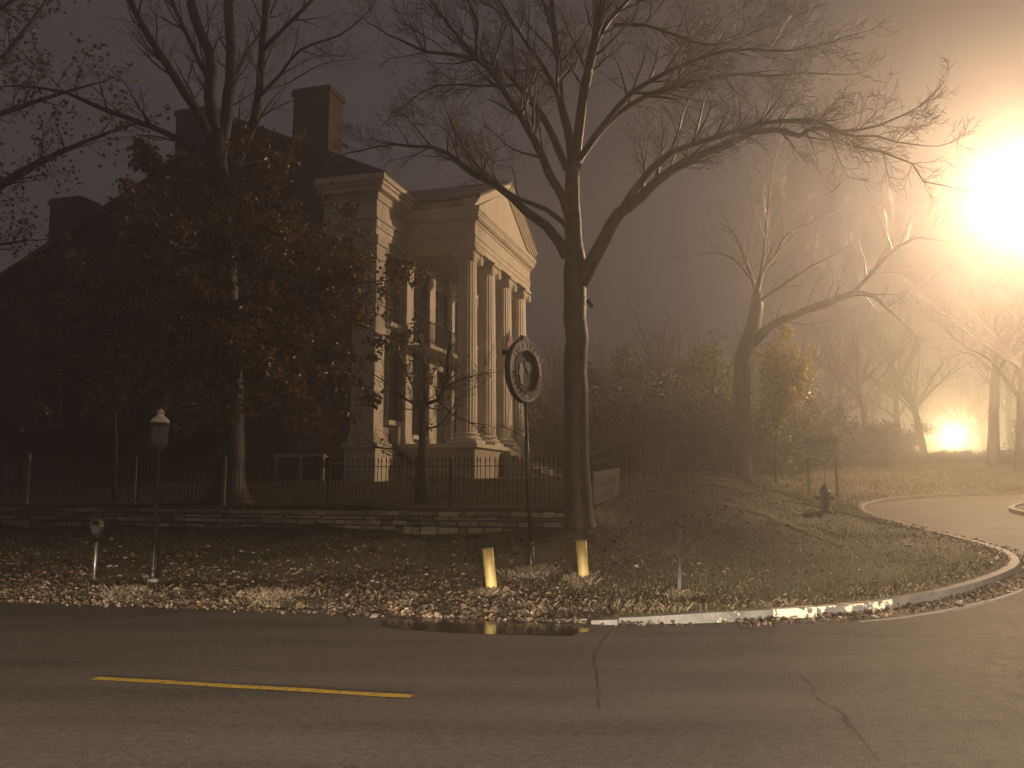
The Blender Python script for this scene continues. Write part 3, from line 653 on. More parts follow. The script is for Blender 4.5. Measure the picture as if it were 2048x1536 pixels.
# --- thin young tree on the lawn left of the lamp post
T = Tree(37); D = 20.5
base = Vector(at_y(228, 1000, D)); base.z = gz(base.x, base.y)
limb(T, [(228, 1006), (229, 960), (231, 880), (228, 800), (232, 700), (226, 600)], [D, D], [.07, .05, .045, .04, .03, .012], side=(.8, 1.4), every=.35, start=.45, maxo=2)
finish(T, 'young_tree', 'thin young tree on the lawn behind the fence near the gas lamp', 'tree', tuple(base), M['bark'])
# --- oak beyond the left edge
T = Tree(41); D = 25.0
base = Vector(at_y(-160, 1000, D)); base.z = gz(base.x, base.y)
limb(T, [(-160, 1010), (-160, 900), (-165, 700), (-160, 500), (-150, 300)], [D, D], [.5, .36, .32, .28, .2], twig=False)
for pix, dd, rd in (([(-160, 480), (-60, 400), (0, 372), (60, 335), (130, 300), (230, 260)], [D, D - 1], [.2, .15, .10, .04]), ([(-150, 350), (-60, 200), (20, 100), (80, 20)], [D, D + 1], [.15, .1, .05]), ([(-150, 320), (-50, 250), (80, 200), (180, 170)], [D, D - 1], [.12, .08, .03]),
                    ([(-155, 300), (-140, 100), (-100, -50)], [D, D], [.18, .15, .1]), ([(-158, 560), (-80, 520), (0, 490), (60, 480)], [D, D - 1], [.08, .05, .02]), ([(-155, 300), (-60, 80), (60, -20), (150, -30)], [D, D - 1], [.1, .07, .03])):
    limb(T, pix, dd, rd, maxo=3, side=(1.2, 2.2), every=.45, start=.2, kids=(3, 5), leafy=1)
finish(T, 'oak_tree', 'oak at the far end of the house with a heavy limb and brown leaves', 'tree', tuple(base), M['bark'], leaf=M['oak_leaf'], lsize=(.09, .17), lk=1, ljit=.15, keep=.42)

# --- leaning bare tree by the drive
T = Tree(53, .75); D = 30.0
base = Vector(at_y(1486, 955, D)); base.z = gz(base.x, base.y)
limb(T, [(1488, 965), (1485, 930), (1483, 850), (1484, 779), (1488, 712), (1504, 666), (1512, 619), (1515, 587)], [D, D], [.36, .32, .31, .31, .31, .29, .25, .2], twig=False)
for pix, dd, rd in (([(1502, 690), (1519, 673), (1551, 646), (1609, 623), (1668, 599), (1707, 587), (1746, 591), (1773, 615), (1800, 640)], [D, D - 2], [.2, .15, .12, .10, .07, .03]), ([(1705, 588), (1734, 556), (1769, 517), (1801, 490), (1840, 475), (1870, 480)], [D - 1.5, D - 2.2], [.08, .06, .02]),
                    ([(1518, 605), (1527, 595), (1582, 560), (1621, 533), (1660, 515)], [D, D - 1], [.07, .05, .02]), ([(1514, 592), (1523, 548), (1551, 509), (1574, 470), (1621, 447), (1660, 430)], [D, D + 1], [.11, .08, .05, .02]),
                    ([(1513, 595), (1508, 570), (1492, 525), (1470, 470), (1440, 445)], [D, D + 1.5], [.09, .06, .02]), ([(1520, 560), (1528, 500), (1535, 430), (1540, 370), (1550, 320)], [D, D - 1], [.07, .05, .02]), ([(1504, 560), (1470, 520), (1430, 505), (1400, 510)], [D, D - 1], [.05, .03, .015]),
                    ([(1740, 550), (1770, 545), (1800, 550), (1850, 590)], [D - 2, D - 1], [.03, .02, .01])):
    limb(T, pix, dd, rd, maxo=3, side=(1.3, 2.3), every=.5, start=.25, kids=(4, 6))
finish(T, 'bare_tree', 'leaning bare tree with one long low limb beside the yellow-leaved sapling', 'tree', tuple(base), M['bark'])

# --- background bare trees in the fog
def far_tree(seed, h, lean):
    T = Tree(seed); r = T.r
    pts = [Vector((0, 0, -.3)), Vector((lean * .1, 0, h * .12)), Vector((lean * .35, .1, h * .3)), Vector((lean * .6, 0, h * .48))]
    limb(T, None, [0, 0], [.36, .27, .23, .17], twig=False, world_pts=pts)
    for k in range(10):
        a = k * 2.4 + r.random(); t = r.uniform(.3, 1); st = pts[2].lerp(pts[3], t) if t > .4 else pts[1].lerp(pts[2], t + .5)
        L = h * r.uniform(.28, .5); el = r.uniform(.5, 1.25); e = st + Vector((cos(a) * cos(el), sin(a) * cos(el), sin(el))) * L
        limb(T, None, [0, 0], [.11, .07, .02], maxo=3, side=(1.2, 2.6), every=.45, start=.2, kids=(3, 6), world_pts=[st, st.lerp(e, .5) + Vector((0, 0, r.uniform(-.3, .5))), e])
    return T
protos = []
for k, (h, ln) in enumerate(((13, 1.0), (11, -1.2), (14.5, .5))):
    T = far_tree(60 + k, h, ln); protos.append(finish(T, 'bare_tree', ('bare tree standing in the lamp-lit fog beyond the drive'), 'tree', (0, 0, 0), M['bark'], 'bare trees in the fog'))
spots = [(1985, 44, 0, 1.0), (2040, 40, 1, 1.05), (2110, 46, 2, 1), (1850, 52, 1, .8), (1800, 58, 2, .8), (1740, 50, 0, .8), (1680, 62, 2, .85), (1972, 84, 1, .9), (1862, 80, 0, .9), (1590, 56, 1, .9), (1420, 55, 0, .8), (1330, 50, 2, .75), (1250, 58, 1, .85), (1190, 64, 0, .8),
         (1120, 66, 2, .8), (1075, 60, 1, .75), (1000, 75, 0, .8), (1510, 70, 2, .9), (1760, 75, 0, .9), (1930, 82, 1, .9), (2020, 60, 2, .8), (1645, 48, 1, .6), (1370, 68, 1, 1.0), (1290, 72, 0, 1.0)]
for i, (px, y, k, sc) in enumerate(spots):
    o = protos[k] if i in (0, 1, 2) else copy_tree(protos[k])
    p = at_y(px, 900, y); o.location = (p.x, p.y, gz(p.x, p.y)); o.rotation_euler = (0, 0, i * 1.9); o.scale = (sc, sc, sc)
    left = px < 1400
    o['label'] = 'bare tree rising out of the dark thicket behind the evergreen shrubs' if left else 'bare tree standing in the lamp-lit fog beyond the drive'
    o['group'] = 'bare trees behind the shrubs' if left else 'bare trees in the fog'

# --- shrubs: evergreen masses and the yellow sapling
def shrub(seed, h, w, leaf, n_st, lsize, lk, ljit):
    T = Tree(seed); r = T.r
    for k in range(n_st):
        a = r.uniform(0, 2 * pi); q = sqrt(r.random()) * w * .5; e = Vector((cos(a) * q, sin(a) * q, h * r.uniform(.55, 1) * (1 - .45 * (q / (w * .5)) ** 2)))
        limb(T, None, [0, 0], [.04, .03, .01], maxo=2, side=(.5, 1.0), every=.34, start=.12, kids=(3, 5), leafy=1, world_pts=[Vector((cos(a) * .1 * q, sin(a) * .1 * q, -.1)), e * .5 + Vector((r.uniform(-.2, .2), r.uniform(-.2, .2), .1)), e])
    return T
sp = []
for k, (h, w, lf) in enumerate(((5.2, 4.4, 'green_leaf'), (3.4, 4.6, 'green_leaf'), (6.4, 4.0, 'olive_leaf'))):
    T = shrub(80 + k, h, w, None, 16, 0, 0, 0)
    sp.append(finish(T, 'evergreen_shrub', 'dark evergreen shrub', 'shrub', (0, 0, 0), M['bark'], 'evergreen shrubs behind the mound', leaf=M[lf], lsize=(.10, .20), lk=4, ljit=.2))
SH = [(1225, 36, 0, 1.0), (1300, 38, 1, 1.2), (1365, 35, 0, .95), (1430, 38, 2, 1.05), (1455, 34.5, 1, .95), (1540, 35.5, 1, 1.0), (1600, 37, 0, .75), (1260, 44, 2, 1.1), (1330, 45, 0, 1.15), (1180, 42, 1, 1.3), (1390, 43, 2, 1.0), (1650, 41, 1, .9), (1710, 45, 1, .9), (1500, 42, 0, 1.0),
      (1085, 52, 0, 1.1), (1130, 50, 2, .9), (1055, 58, 1, 1.3), (1780, 56, 1, 1.1), (1835, 70, 1, .8), (2010, 72, 1, .7), (2090, 50, 1, .9), (1700, 47, 1, .55), (1765, 48, 1, .6), (1825, 51, 1, .55), (1885, 52, 1, .55), (1940, 51, 1, .5), (1990, 50, 1, .55), (2045, 48, 1, .6), (1735, 44, 1, .4)]
for i, (px, y, k, sc) in enumerate(SH):
    o = sp[k] if i == [q[2] for q in SH].index(k) else copy_tree(sp[k])
    p = at_y(px, 900, y); o.location = (p.x, p.y, gz(p.x, p.y) - .05); o.rotation_euler = (0, 0, i * 2.3); o.scale = (sc * 1.6, sc * 1.2, sc * .62) if sc < .65 and k == 1 else (sc, sc, sc * (.9 if i % 2 else 1))
    if px > 1640 and y > 40: o['label'] = 'low shrub in the fog along the far side of the drive'; o['group'] = 'low shrubs along the drive'; o.name = 'low_shrub'
    elif y > 48: o['label'] = 'distant shrub in the fog between the portico and the big trunk'; o['group'] = 'distant shrubs by the house'
    elif k == 2: o['label'] = 'tall olive-leaved shrub at the back of the dark thicket'; o['group'] = 'tall olive shrubs'
    else: o['label'] = 'dark evergreen shrub in the thicket at the top of the mound'; o['group'] = 'dark evergreen shrubs'
T = Tree(97); D = 30.6
for ex, ey, dd in ((1570, 650, 0), (1545, 700, -.3), (1600, 735, .2), (1580, 700, -.4), (1555, 745, .3), (1600, 770, -.3), (1540, 765, .2), (1570, 790, -.5), (1525, 720, .1), (1535, 790, -.2), (1612, 720, -.1), (1616, 760, .3), (1590, 800, .2), (1610, 790, -.3)):
    limb(T, [(1552, 900), (1556, 820), ((1556 + ex) / 2, (820 + ey) / 2 - 8), (ex, ey)], [D, D, D + dd * .5, D + dd], [.05, .04, .025, .008], maxo=2, side=(.25, .5), every=.17, start=.45, kids=(3, 5), leafy=1)
limb(T, [(1552, 965), (1552, 900)], [D, D], [.06, .05], twig=False)
b_ = Vector(at_y(1552, 955, D)); b_.z = gz(b_.x, b_.y)
finish(T, 'yellow_sapling', 'sapling holding bright yellow leaves beside the leaning bare tree', 'tree', tuple(b_), M['bark'], leaf=M['yellow_leaf'], lsize=(.09, .16), lk=3, ljit=.12)
# pale dead stalks at the edge of the thicket
for i, (px, y0, y1, yd, lb) in enumerate(((1355, 795, 635, 34, 'tall pale dead stem standing up out of the evergreen thicket'), (1338, 770, 690, 34.3, 'short pale dead stem beside the tall one in the thicket'), (1426, 962, 905, 27.5, 'pale bent weed stalk on the crest of the mound'), (1487, 960, 880, 29, 'pale slender stalk on the crest in front of the leaning tree'))):
    T = Tree(120 + i); g = Vector(at_y(px, y0, yd)); 
    lower = [g] if y0 > 900 else [Vector((g.x, g.y, gz(g.x, g.y))), g]
    if y0 > 900: lower = [Vector((g.x, g.y, gz(g.x, g.y) - .05))]
    tp = at_y(px + 4, y1, yd); pts = lower + [lower[-1].lerp(tp, .5) + Vector((.04, 0, 0)), tp]
    limb(T, None, [0, 0], [.03, .022, .012], maxo=1, side=(.15, .35), every=.5, start=.6, kids=(1, 2), world_pts=pts)
    finish(T, 'dead_stalk', lb, 'stalk', tuple(lower[0]), M['bark_pale'], 'pale stalks', twigm=M['bark_pale'])

# ------------------------------------------------------------------ the mansion
HB = empty('mansion', (-3.97, 31.69, 0), -radians(16.4)); tag(HB, 'two-storey Greek Revival mansion with white columned portico and dark brick end wall', 'building')
# local axes: x = v (out of the front), y = u (along the front, away), z up.  t = -x is depth of the end wall
U0, U1 = -2.81, 10.2; ZG, ZF, ZA, ZC = 1.4, 3.15, 10.3, 12.35
RT, RZ, RL, RZL = 5.45, 14.9, 18.0, 8.9
def hpart(name, mb, m, parent=HB, bevel=0, smooth=False): return mb.build(name, M[m] if isinstance(m, str) else m, parent, smooth, bevel)
# walls: front of painted stucco, end of brick
body = MB(); body.prism([(-.30, ZG), (-.30, ZC - .1), (-RT, RZ - .12), (-RL, RZL - .12), (-RL, ZG)], 'y', U0 + .02, U1); hpart('brick_wall', body, 'brick')
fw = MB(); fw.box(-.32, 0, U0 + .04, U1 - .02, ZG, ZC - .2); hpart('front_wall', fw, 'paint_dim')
# roof slabs
rf = MB(); ov = .45
def roofpoly(th): return [(.62, ZC - .08 + th), (-RT, RZ + th + .05), (-RL - .4, RZL - .2 + th), (-RL - .4, RZL - .38 + th), (-RT, RZ - .1 + th), (.62, ZC - .2 + th)]
rf.prism(roofpoly(.12), 'y', U0 - .42, U1 + .42); rp = hpart('roof', rf, 'shingle')
# chimneys (on the gable end)
for t0, t1, zt, zb in ((1.93, 3.39, 16.1, 12), (6.75, 8.45, 15.95, 12), (12.75, 14.2, 13.0, 9.5)):
    c = MB(); c.box(-t1, -t0, U0 + .06, U0 + 1.1, zb, zt - .25); c.box(-t1 - .07, -t0 + .07, U0 - .01, U0 + 1.17, zt - .25, zt - .12); c.box(-t1 - .03, -t0 + .03, U0 + .03, U0 + 1.13, zt - .12, zt); hpart('chimney', c, 'brick', rp)
# entablature of the main block: stepped bands, front and end
def bands(mb, rects, steps):
    """rects: function of projection -> list of boxes (x0,x1,y0,y1)"""
    for z0, z1, pr_ in steps:
        for (x0, x1, y0, y1) in rects(pr_): mb.box(x0, x1, y0, y1, z0, z1)
STEPS = [(ZA, ZA + .28, .10), (ZA + .28, ZA + .56, .14), (ZA + .56, ZA + .64, .20), (ZA + .64, ZA + 1.25, .12), (ZA + 1.25, ZA + 1.36, .20), (ZA + 1.36, ZA + 1.50, .22), (ZA + 1.50, ZA + 1.68, .46), (ZA + 1.68, ZA + 1.80, .52), (ZA + 1.80, ZA + 2.03, .60)]
mb = MB(); bands(mb, lambda p: [(-1.9 - p * .3, p, U0 - p, U0 + .3), (-.3, p, U0 + .3, U1 + p * .2)], STEPS); hpart('entablature', mb, 'paint', bevel=.012)
# pilasters on the front wall and the corner
def pilaster(y0, y1, x1, parent=HB, z0=ZF, z1=ZA):
    mb = MB(); mb.box(0.002, x1, y0, y1, z0 + .3, z1 - .35); mb.box(0.002, x1 + .06, y0 - .06, y1 + .06, z0, z0 + .16); mb.box(0.002, x1 + .035, y0 - .035, y1 + .035, z0 + .16, z0 + .3)
    mb.box(0.002, x1 + .03, y0 - .03, y1 + .03, z1 - .35, z1 - .28); mb.box(.002, x1 + .015, y0 - .015, y1 + .015, z1 - .28, z1 - .13); mb.box(.002, x1 + .07, y0 - .07, y1 + .07, z1 - .13, z1 - .004); hpart('pilaster', mb, 'paint', parent, .008)
S_C = 2.26; UC = [i * S_C for i in range(4)]
for u in UC: pilaster(u - .31, u + .31, .16)
pilaster(U1 - .75, U1 - .1, .16)
mb = MB()   # corner pilaster wraps the corner
mb.box(-.72, .15, U0 - .13, U0 + .62, ZF + .3, ZA - .33); mb.box(-.78, .22, U0 - .2, U0 + .69, ZF - .05, ZF + .15); mb.box(-.75, .18, U0 - .165, U0 + .655, ZF + .15, ZF + .3); mb.box(-.76, .21, U0 - .18, U0 + .68, ZA - .33, ZA - .005)
hpart('corner_pilaster', mb, 'paint', bevel=.01)
mb = MB(); mb.box(-.85, .30, U0 - .28, U0 + .80, ZG, ZF - .22); mb.box(-.92, .38, U0 - .36, U0 + .88, ZF - .22, ZF - .05); hpart('pedestal', mb, 'paint', bevel=.012)
# base course
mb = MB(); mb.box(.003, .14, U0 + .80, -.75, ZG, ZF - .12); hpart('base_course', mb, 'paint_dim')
# windows with shutters
def window(u, z0, z1, w, parent, end=False, shut=True, x=0.0):
    """front window at y=u, or on the end wall at t=u when end"""
    def put(mb, name, m, par):
        o = hpart(name, mb, m, par)
        return o
    def B(mb, a0, a1, d0, d1, z0, z1):     # a along the wall, d outward
        if end: mb.box(-a1, -a0, U0 - d1, U0 - d0, z0, z1)
        else: mb.box(x + d0, x + d1, a0, a1, z0, z1)
    f = MB(); B(f, u - w / 2 - .12, u - w / 2, .004, .09, z0, z1); B(f, u + w / 2, u + w / 2 + .12, .004, .09, z0, z1); B(f, u - w / 2 - .12, u + w / 2 + .12, .004, .10, z1, z1 + .2)
    B(f, u - w / 2 - .18, u + w / 2 + .18, .004, .15, z1 + .2, z1 + .3)
    pm_ = 'shaded_trim' if end else 'dark_green'; root = put(f, 'window', pm_, parent)
    s = MB(); B(s, u - w / 2 - .2, u + w / 2 + .2, .006, .22, z0 - .16, z0 - .004); put(s, 'sill', 'shaded_trim' if end else 'paint', root)
    g = MB(); B(g, u - w / 2, u + w / 2, .003, .02, z0, z1); put(g, 'glass', 'glass', root)
    mu = MB(); zm = (z0 + z1) / 2; B(mu, u - w / 2, u + w / 2, .0205, .06, zm - .03, zm + .03)
    for q in (-1, 1): B(mu, u + q * w / 6 - .012, u + q * w / 6 + .012, .0205, .045, z0, zm - .03); B(mu, u + q * w / 6 - .012, u + q * w / 6 + .012, .0205, .045, zm + .03, z1)
    for q in (.25, .75):
        zz = z0 + (z1 - z0) * q; B(mu, u - w / 2, u + w / 2, .0206, .040, zz - .012, zz + .012)
    put(mu, 'glazing_bar', pm_, root)
    if shut:
        for sd in (-1, 1):
            sh = MB(); a0 = u + sd * (w / 2 + .13); a1 = a0 + sd * w * .48; lo, hi = min(a0, a1), max(a0, a1)
            B(sh, lo, lo + .06, .005, .07, z0, z1); B(sh, hi - .06, hi, .005, .07, z0, z1); B(sh, lo + .06, hi - .06, .005, .07, z0, z0 + .08); B(sh, lo + .06, hi - .06, .005, .07, z1 - .08, z1)
            for k in range(int((z1 - z0 - .16) / .1)): B(sh, lo + .06, hi - .06, .015, .055, z0 + .09 + k * .1, z0 + .155 + k * .1)
            put(sh, 'shutter', 'dark_green', root)
for z0, z1 in ((3.95, 6.35), (7.45, 9.6)):
    window(-1.27, z0, z1, .78, HB); window(8.3, z0, z1, .9, HB)
    for u in (1.13, 5.65): window(u, z0 - .4, z1, 1.25, HB, shut=False)
for t in (2.7, 6.6, 10.4, 13.5):
    window(t, 4.0, 6.2, 1.0, HB, True)
    if t < 11: window(t, 7.5, 9.5, 1.0, HB, True)
# door with surround (ground floor) and balcony door above
dm = MB(); dm.box(.004, .12, 2.70, 2.90, ZF, 6.3); dm.box(.004, .12, 3.88, 4.08, ZF, 6.3); dm.box(.004, .16, 2.62, 4.16, 6.3, 6.62); dd_ = hpart('door', dm, 'paint')
lf = MB(); lf.box(.003, .05, 2.90, 3.88, ZF, 5.55)
for a, b in ((2.98, 3.34), (3.44, 3.80)):
    for z0, z1 in ((3.35, 4.1), (4.25, 5.4)): lf.box(.0505, .07, a, b, z0, z1)
hpart('door_leaf', lf, 'dark_green', dd_); tl = MB(); tl.box(.003, .03, 2.90, 3.88, 5.6, 6.3); hpart('transom', tl, 'glass', dd_)
kb = MB(); kb.lathe([(.01, 0), (.035, .02), (.035, .05), (.01, .07)], 8, (.08, 3.78, 4.2)); hpart('knob', kb, 'steel', dd_)
window(3.39, 7.0, 9.55, 1.25, HB, shut=False)
# portico base, floor, steps
PD = 2.44
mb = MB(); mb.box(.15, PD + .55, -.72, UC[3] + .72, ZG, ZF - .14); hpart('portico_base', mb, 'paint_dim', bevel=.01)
mb = MB(); mb.box(.16, PD + .68, -.86, UC[3] + .86, ZF - .14, ZF); hpart('portico_floor', mb, 'paint')
st = MB()
for k in range(8): st.box(PD + .685 + .3 * k, PD + .98 + .3 * k, 2.26, 4.52, ZG, ZF - .17 * (k + 1))
hpart('front_steps', st, 'concrete')
for u in (2.2, 4.6):
    hr = MB(); hr.tube([(PD + .5, u, ZF + .9), (PD + 3.0, u, ZF - .45)], .022, 6); 
    for q in (.0, .5, 1.0):
        xx = PD + .5 + 2.5 * q; zt = ZF + .9 - 1.35 * q; hr.tube([(xx, u, zt), (xx, u, zt - 1.0 - .0 * q)], .016, 6)
    hpart('handrail', hr, 'iron')
# columns: fluted shaft, attic base, ionic capital
NF = 20
def flute(k, z):
    ph = k % 6
    return (1.0, .985, .955, .945, .955, .985)[ph]
col_me = None
for u in UC:
    sh = MB(); H_ = ZA - ZF; prof = []
    for i in range(15):
        t = i / 14; r_ = .375 * (1 - .15 * t ** 1.6); prof.append((r_, .42 + t * (H_ - .42 - .46)))
    sh.lathe(prof, NF * 6, (PD, u, ZF), True, flute); co = hpart('column', sh, 'paint')
    b = MB(); b.box(PD - .53, PD + .53, u - .53, u + .53, ZF + .002, ZF + .14); b.lathe([(.45, .14), (.52, .16), (.535, .2), (.52, .245), (.44, .265), (.42, .30), (.46, .32), (.475, .355), (.455, .39), (.385, .42)], 28, (PD, u, ZF)); hpart('column_base', b, 'paint', co)
    cp = MB(); zc = ZA - .46; cp.lathe([(.32, 0), (.345, .03), (.33, .06), (.40, .13), (.43, .19), (.42, .24)], 24, (PD, u, zc))
    cp.box(PD - .47, PD + .47, u - .47, u + .47, zc + .34, zc + .455); cp.box(PD - .36, PD + .36, u - .47, u + .47, zc + .22, zc + .34)
    for sy in (-1, 1):      # scrolls
        cp.tube([(PD - .41, u + sy * .42, zc + .15), (PD + .41, u + sy * .42, zc + .15)], .17, 14); cp.tube([(PD - .44, u + sy * .42, zc + .15), (PD + .44, u + sy * .42, zc + .15)], .09, 10)
    hpart('capital', cp, 'paint', co)
# bracket boxes on the columns
for u in UC[:3]:
    b = MB(); b.box(PD - .12, PD + .16, u + .42, u + .68, 6.45, 6.72); b.box(PD - .15, PD + .19, u + .40, u + .71, 6.72, 6.78); b.box(PD - .03, PD + .03, u + .34, u + .43, 6.5, 6.56); hpart('bracket_box', b, 'paint')
# portico entablature (three sides) and pediment
y0p, y1p = -.36, UC[3] + .36; xf = PD + .36
def rp3(p): return [(xf - .72, xf + p, y0p - p, y1p + p), (.13 + p * 0, xf - .72, y0p - p, y0p + .6), (.13, xf - .72, y1p - .6, y1p + p)]
mb = MB(); PZ = .74; bands(mb, rp3, [(ZA + (a - ZA) * PZ + .001, ZA + (b_2 - ZA) * PZ + .001, c * .5) for a, b_2, c in STEPS]); hpart('portico_entablature', mb, 'paint', bevel=.012)
mb = MB(); N = 52
for i in range(N): y = y0p - .1 + (y1p - y0p + .2) * (i + .5) / N; mb.box(xf + .11, xf + .20, y - .045, y + .045, ZA + 1.02, ZA + 1.105)
for i in range(18): x = .3 + (xf - .3) * (i + .5) / 18; mb.box(x - .045, x + .045, y0p - .20, y0p - .11, ZA + 1.02, ZA + 1.105)
o = hpart('dentil_band', mb, 'paint'); o['kind'] = 'stuff'
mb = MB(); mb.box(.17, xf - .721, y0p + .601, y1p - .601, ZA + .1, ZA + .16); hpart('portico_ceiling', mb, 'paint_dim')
ZP = ZA + 1.506; ym = (y0p + y1p) / 2; hw = (y1p - y0p) / 2 + .31; PH = 1.95
ty = MB(); ty.prism([(ym - hw + .3, ZP), (ym + hw - .3, ZP), (ym, ZP + PH - .12)], 'x', xf - .3, xf + .05); hpart('tympanum', ty, 'paint')
rk = MB()
for sg in (-1, 1):
    for (d0, d1, x1) in ((0.0, .09, .13), (.09, .17, .20), (.17, .26, .27), (.26, .36, .33)):
        a = atan2(PH, hw); nx, nz_ = sin(a), cos(a)
        p = [(ym + sg * (hw + .02), ZP + .01 - .06 + d0), (ym, ZP + PH - .10 + d0), (ym, ZP + PH - .10 + d1), (ym + sg * (hw + .02), ZP - .05 + d1)]
        p = [(q[0], q[1] - .18) for q in p] if False else p
        rk.prism(p, 'x', xf - .32 + .001 * sg, xf + x1)
hpart('raking_cornice', rk, 'paint')
pr2 = MB()
for sg in (-1, 1): pr2.prism([(ym + sg * (hw + .08), ZP + .27), (ym, ZP + PH + .265), (ym, ZP + PH + .36), (ym + sg * (hw + .08), ZP + .365)], 'x', -2.2, xf + .36)
hpart('portico_roof', pr2, 'slate')
# side fascia under the portico roof
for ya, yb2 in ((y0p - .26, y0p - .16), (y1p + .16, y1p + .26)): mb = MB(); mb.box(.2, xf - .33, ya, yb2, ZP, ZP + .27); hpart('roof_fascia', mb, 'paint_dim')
# balcony with iron railing
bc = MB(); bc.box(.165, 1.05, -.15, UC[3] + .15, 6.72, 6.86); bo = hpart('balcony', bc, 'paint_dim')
rl = MB(); rl.box(1.0, 1.03, -.13, UC[3] + .13, 7.66, 7.70); rl.box(1.0, 1.03, -.13, UC[3] + .13, 6.95, 6.98); rl.box(.17, 1.0, -.13, -.10, 7.66, 7.70); rl.box(.17, 1.0, -.13, -.10, 6.95, 6.98); hpart('railing', rl, 'iron', bo)
rb = MB()
for i in range(56): y = -.12 + (UC[3] + .24) * i / 55; rb.box(1.006, 1.024, y - .009, y + .009, 6.86, 7.66)
for i in range(7): x = .25 + .11 * i; rb.box(x - .009, x + .009, -.124, -.106, 6.86, 7.66)
o = hpart('balusters', rb, 'iron', bo); o['kind'] = 'stuff'
# cellar entrance hood on the end wall
ch = MB(); ch.box(-3.0, -1.15, U0 - 1.1, U0 - .004, 2.62, 2.72); 
for x in (-2.95, -2.05, -1.22): ch.box(x - .05, x + .05, U0 - 1.08, U0 - .98, 1.6, 2.62)
hpart('cellar_porch', ch, 'paint_dim')
# flag on its pole at the third column
fl = empty('flag', (0, 0, 0)); tag(fl, 'striped flag hanging from an angled pole on the third portico column', 'flag')
u2 = UC[2]; HM = Matrix.Translation((-3.97, 31.69, 0)) @ Matrix.Rotation(-radians(16.4), 4, 'Z')
pa = HM @ Vector((PD + .25, u2 - .6, 7.35)); pb = HM @ Vector((PD + .62, u2 - .05, 8.15)); fl.location = pa
mb = MB(); mb.tube([(0, 0, 0), pb - pa], .016, 8); mb.lathe([(.002, 0), (.035, .03), (.002, .07)], 8, tuple(pb - pa)); mb.build('pole', M['grey_post'], fl)
def flag_mat():
    m = mat('flag_cloth', (.5, .45, .38), .8); nt = m.node_tree; b = nt.nodes['Principled BSDF']; L = nt.links.new
    at = nt.nodes.new('ShaderNodeVertexColor'); at.layer_name = 'col'; L(at.outputs['Color'], b.inputs['Base Color']); return m
NX, NY = 16, 26; d = (pb - pa); vs = []; fs = []; colr = []
for i in range(NX + 1):
    for j in range(NY + 1):
        a = i / NX; b = j / NY; q = d * (.12 + .85 * a) + Vector((0, 0, -1)) * (1.05 * b) + Vector((.30, .06, 0)) * b * (1 - a) * 1.0 + Vector((.04, .05, 0)) * sin(a * 9 + b * 3) * (.3 + b)
        vs.append(q)
for i in range(NX):
    for j in range(NY):
        fs.append((i * (NY + 1) + j, (i + 1) * (NY + 1) + j, (i + 1) * (NY + 1) + j + 1, i * (NY + 1) + j + 1))
        if i >= NX - 7 and j < 10: colr.append((.03, .04, .12, 1))
        else: colr.append((.34, .05, .04, 1) if (i // 1) % 2 == 0 else (.62, .57, .49, 1))
me = bpy.data.meshes.new('cloth'); me.from_pydata([tuple(v) for v in vs], [], fs); ca = me.color_attributes.new('col', 'FLOAT_COLOR', 'CORNER')
for p_, c in zip(me.polygons, colr):
    for li in p_.loop_indices: ca.data[li].color = c
o = link_mesh('cloth', me, flag_mat(), fl, True); md = o.modifiers.new('thick', 'SOLIDIFY'); md.thickness = .004

# ------------------------------------------------------------------ street furniture
# gas lamp post
b = hit(305, 1166); gl = empty('lamp_post', b); tag(gl, 'unlit black gas lamp post with glass jar and pale domed cap', 'lamp post')
top = at_y(322, 815, b.y).z - b.z; zj = at_y(318, 897, b.y).z - b.z
dx = at_y(318, 897, b.y).x - b.x
gl.rotation_euler = (0, 0, 0)
mb = MB(); mb.lathe([(.060, .05), (.056, .12), (.05, .2), (.062, .22), (.048, .25), (.038, .45), (.034, .47), (.030, .6), (.028, zj - .12), (.04, zj - .1), (.03, zj - .06), (.07, zj - .02), (.075, zj)], 14); po = mb.build('post', M['iron'], gl, True)
mb = MB(); mb.lathe([(.085, -.06), (.085, .055), (.06, .07)], 12); mb.build('concrete_foot', M['concrete'], gl)
jw = .132; hj = at_y(318, 850, b.y).z - b.z
M['jar'] = mat('clear_jar_glass', (.5, .47, .42), .12); bs = M['jar'].node_tree.nodes['Principled BSDF']; bs.inputs['Transmission Weight'].default_value = .8; bs.inputs['IOR'].default_value = 1.15
mb = MB(); mb.lathe([(.075, zj + .0), (.12, zj + .035), (jw, zj + .10), (jw, hj - .02), (.128, hj)], 24, cap=False); j = mb.build('glass_jar', M['jar'], gl, True); md = j.modifiers.new('t', 'SOLIDIFY'); md.thickness = .006
mb = MB()
for sx in (-.03, .03): mb.tube([(sx, 0, zj), (sx, 0, zj + .2)], .008, 6)
mb.lathe([(.012, 0), (.03, .03), (.028, .09), (.008, .12)], 10, (0.03, 0, zj + .18)); mb.build('burner', M['steel'], gl)
mb = MB(); mb.lathe([(.15, hj - .012), (.155, hj + .0), (.155, hj + .03), (.14, hj + .034)], 24); mb.build('crimped_rim', M['iron'], gl)
M['cap'] = mat('pale_cap_metal', (.62, .57, .49), .5, (.48, .44, .37), 8)
q = top - hj
mb = MB(); mb.lathe([(.148, hj + .034), (.150, hj + .05), (.125, hj + .034 + q * .22), (.085, hj + .034 + q * .34), (.055, hj + .034 + q * .42), (.052, hj + q * .70), (.075, hj + q * .72), (.05, hj + q * .80), (.015, hj + q * .90), (.003, hj + q)], 24); mb.build('domed_cap', M['cap'], gl, True)
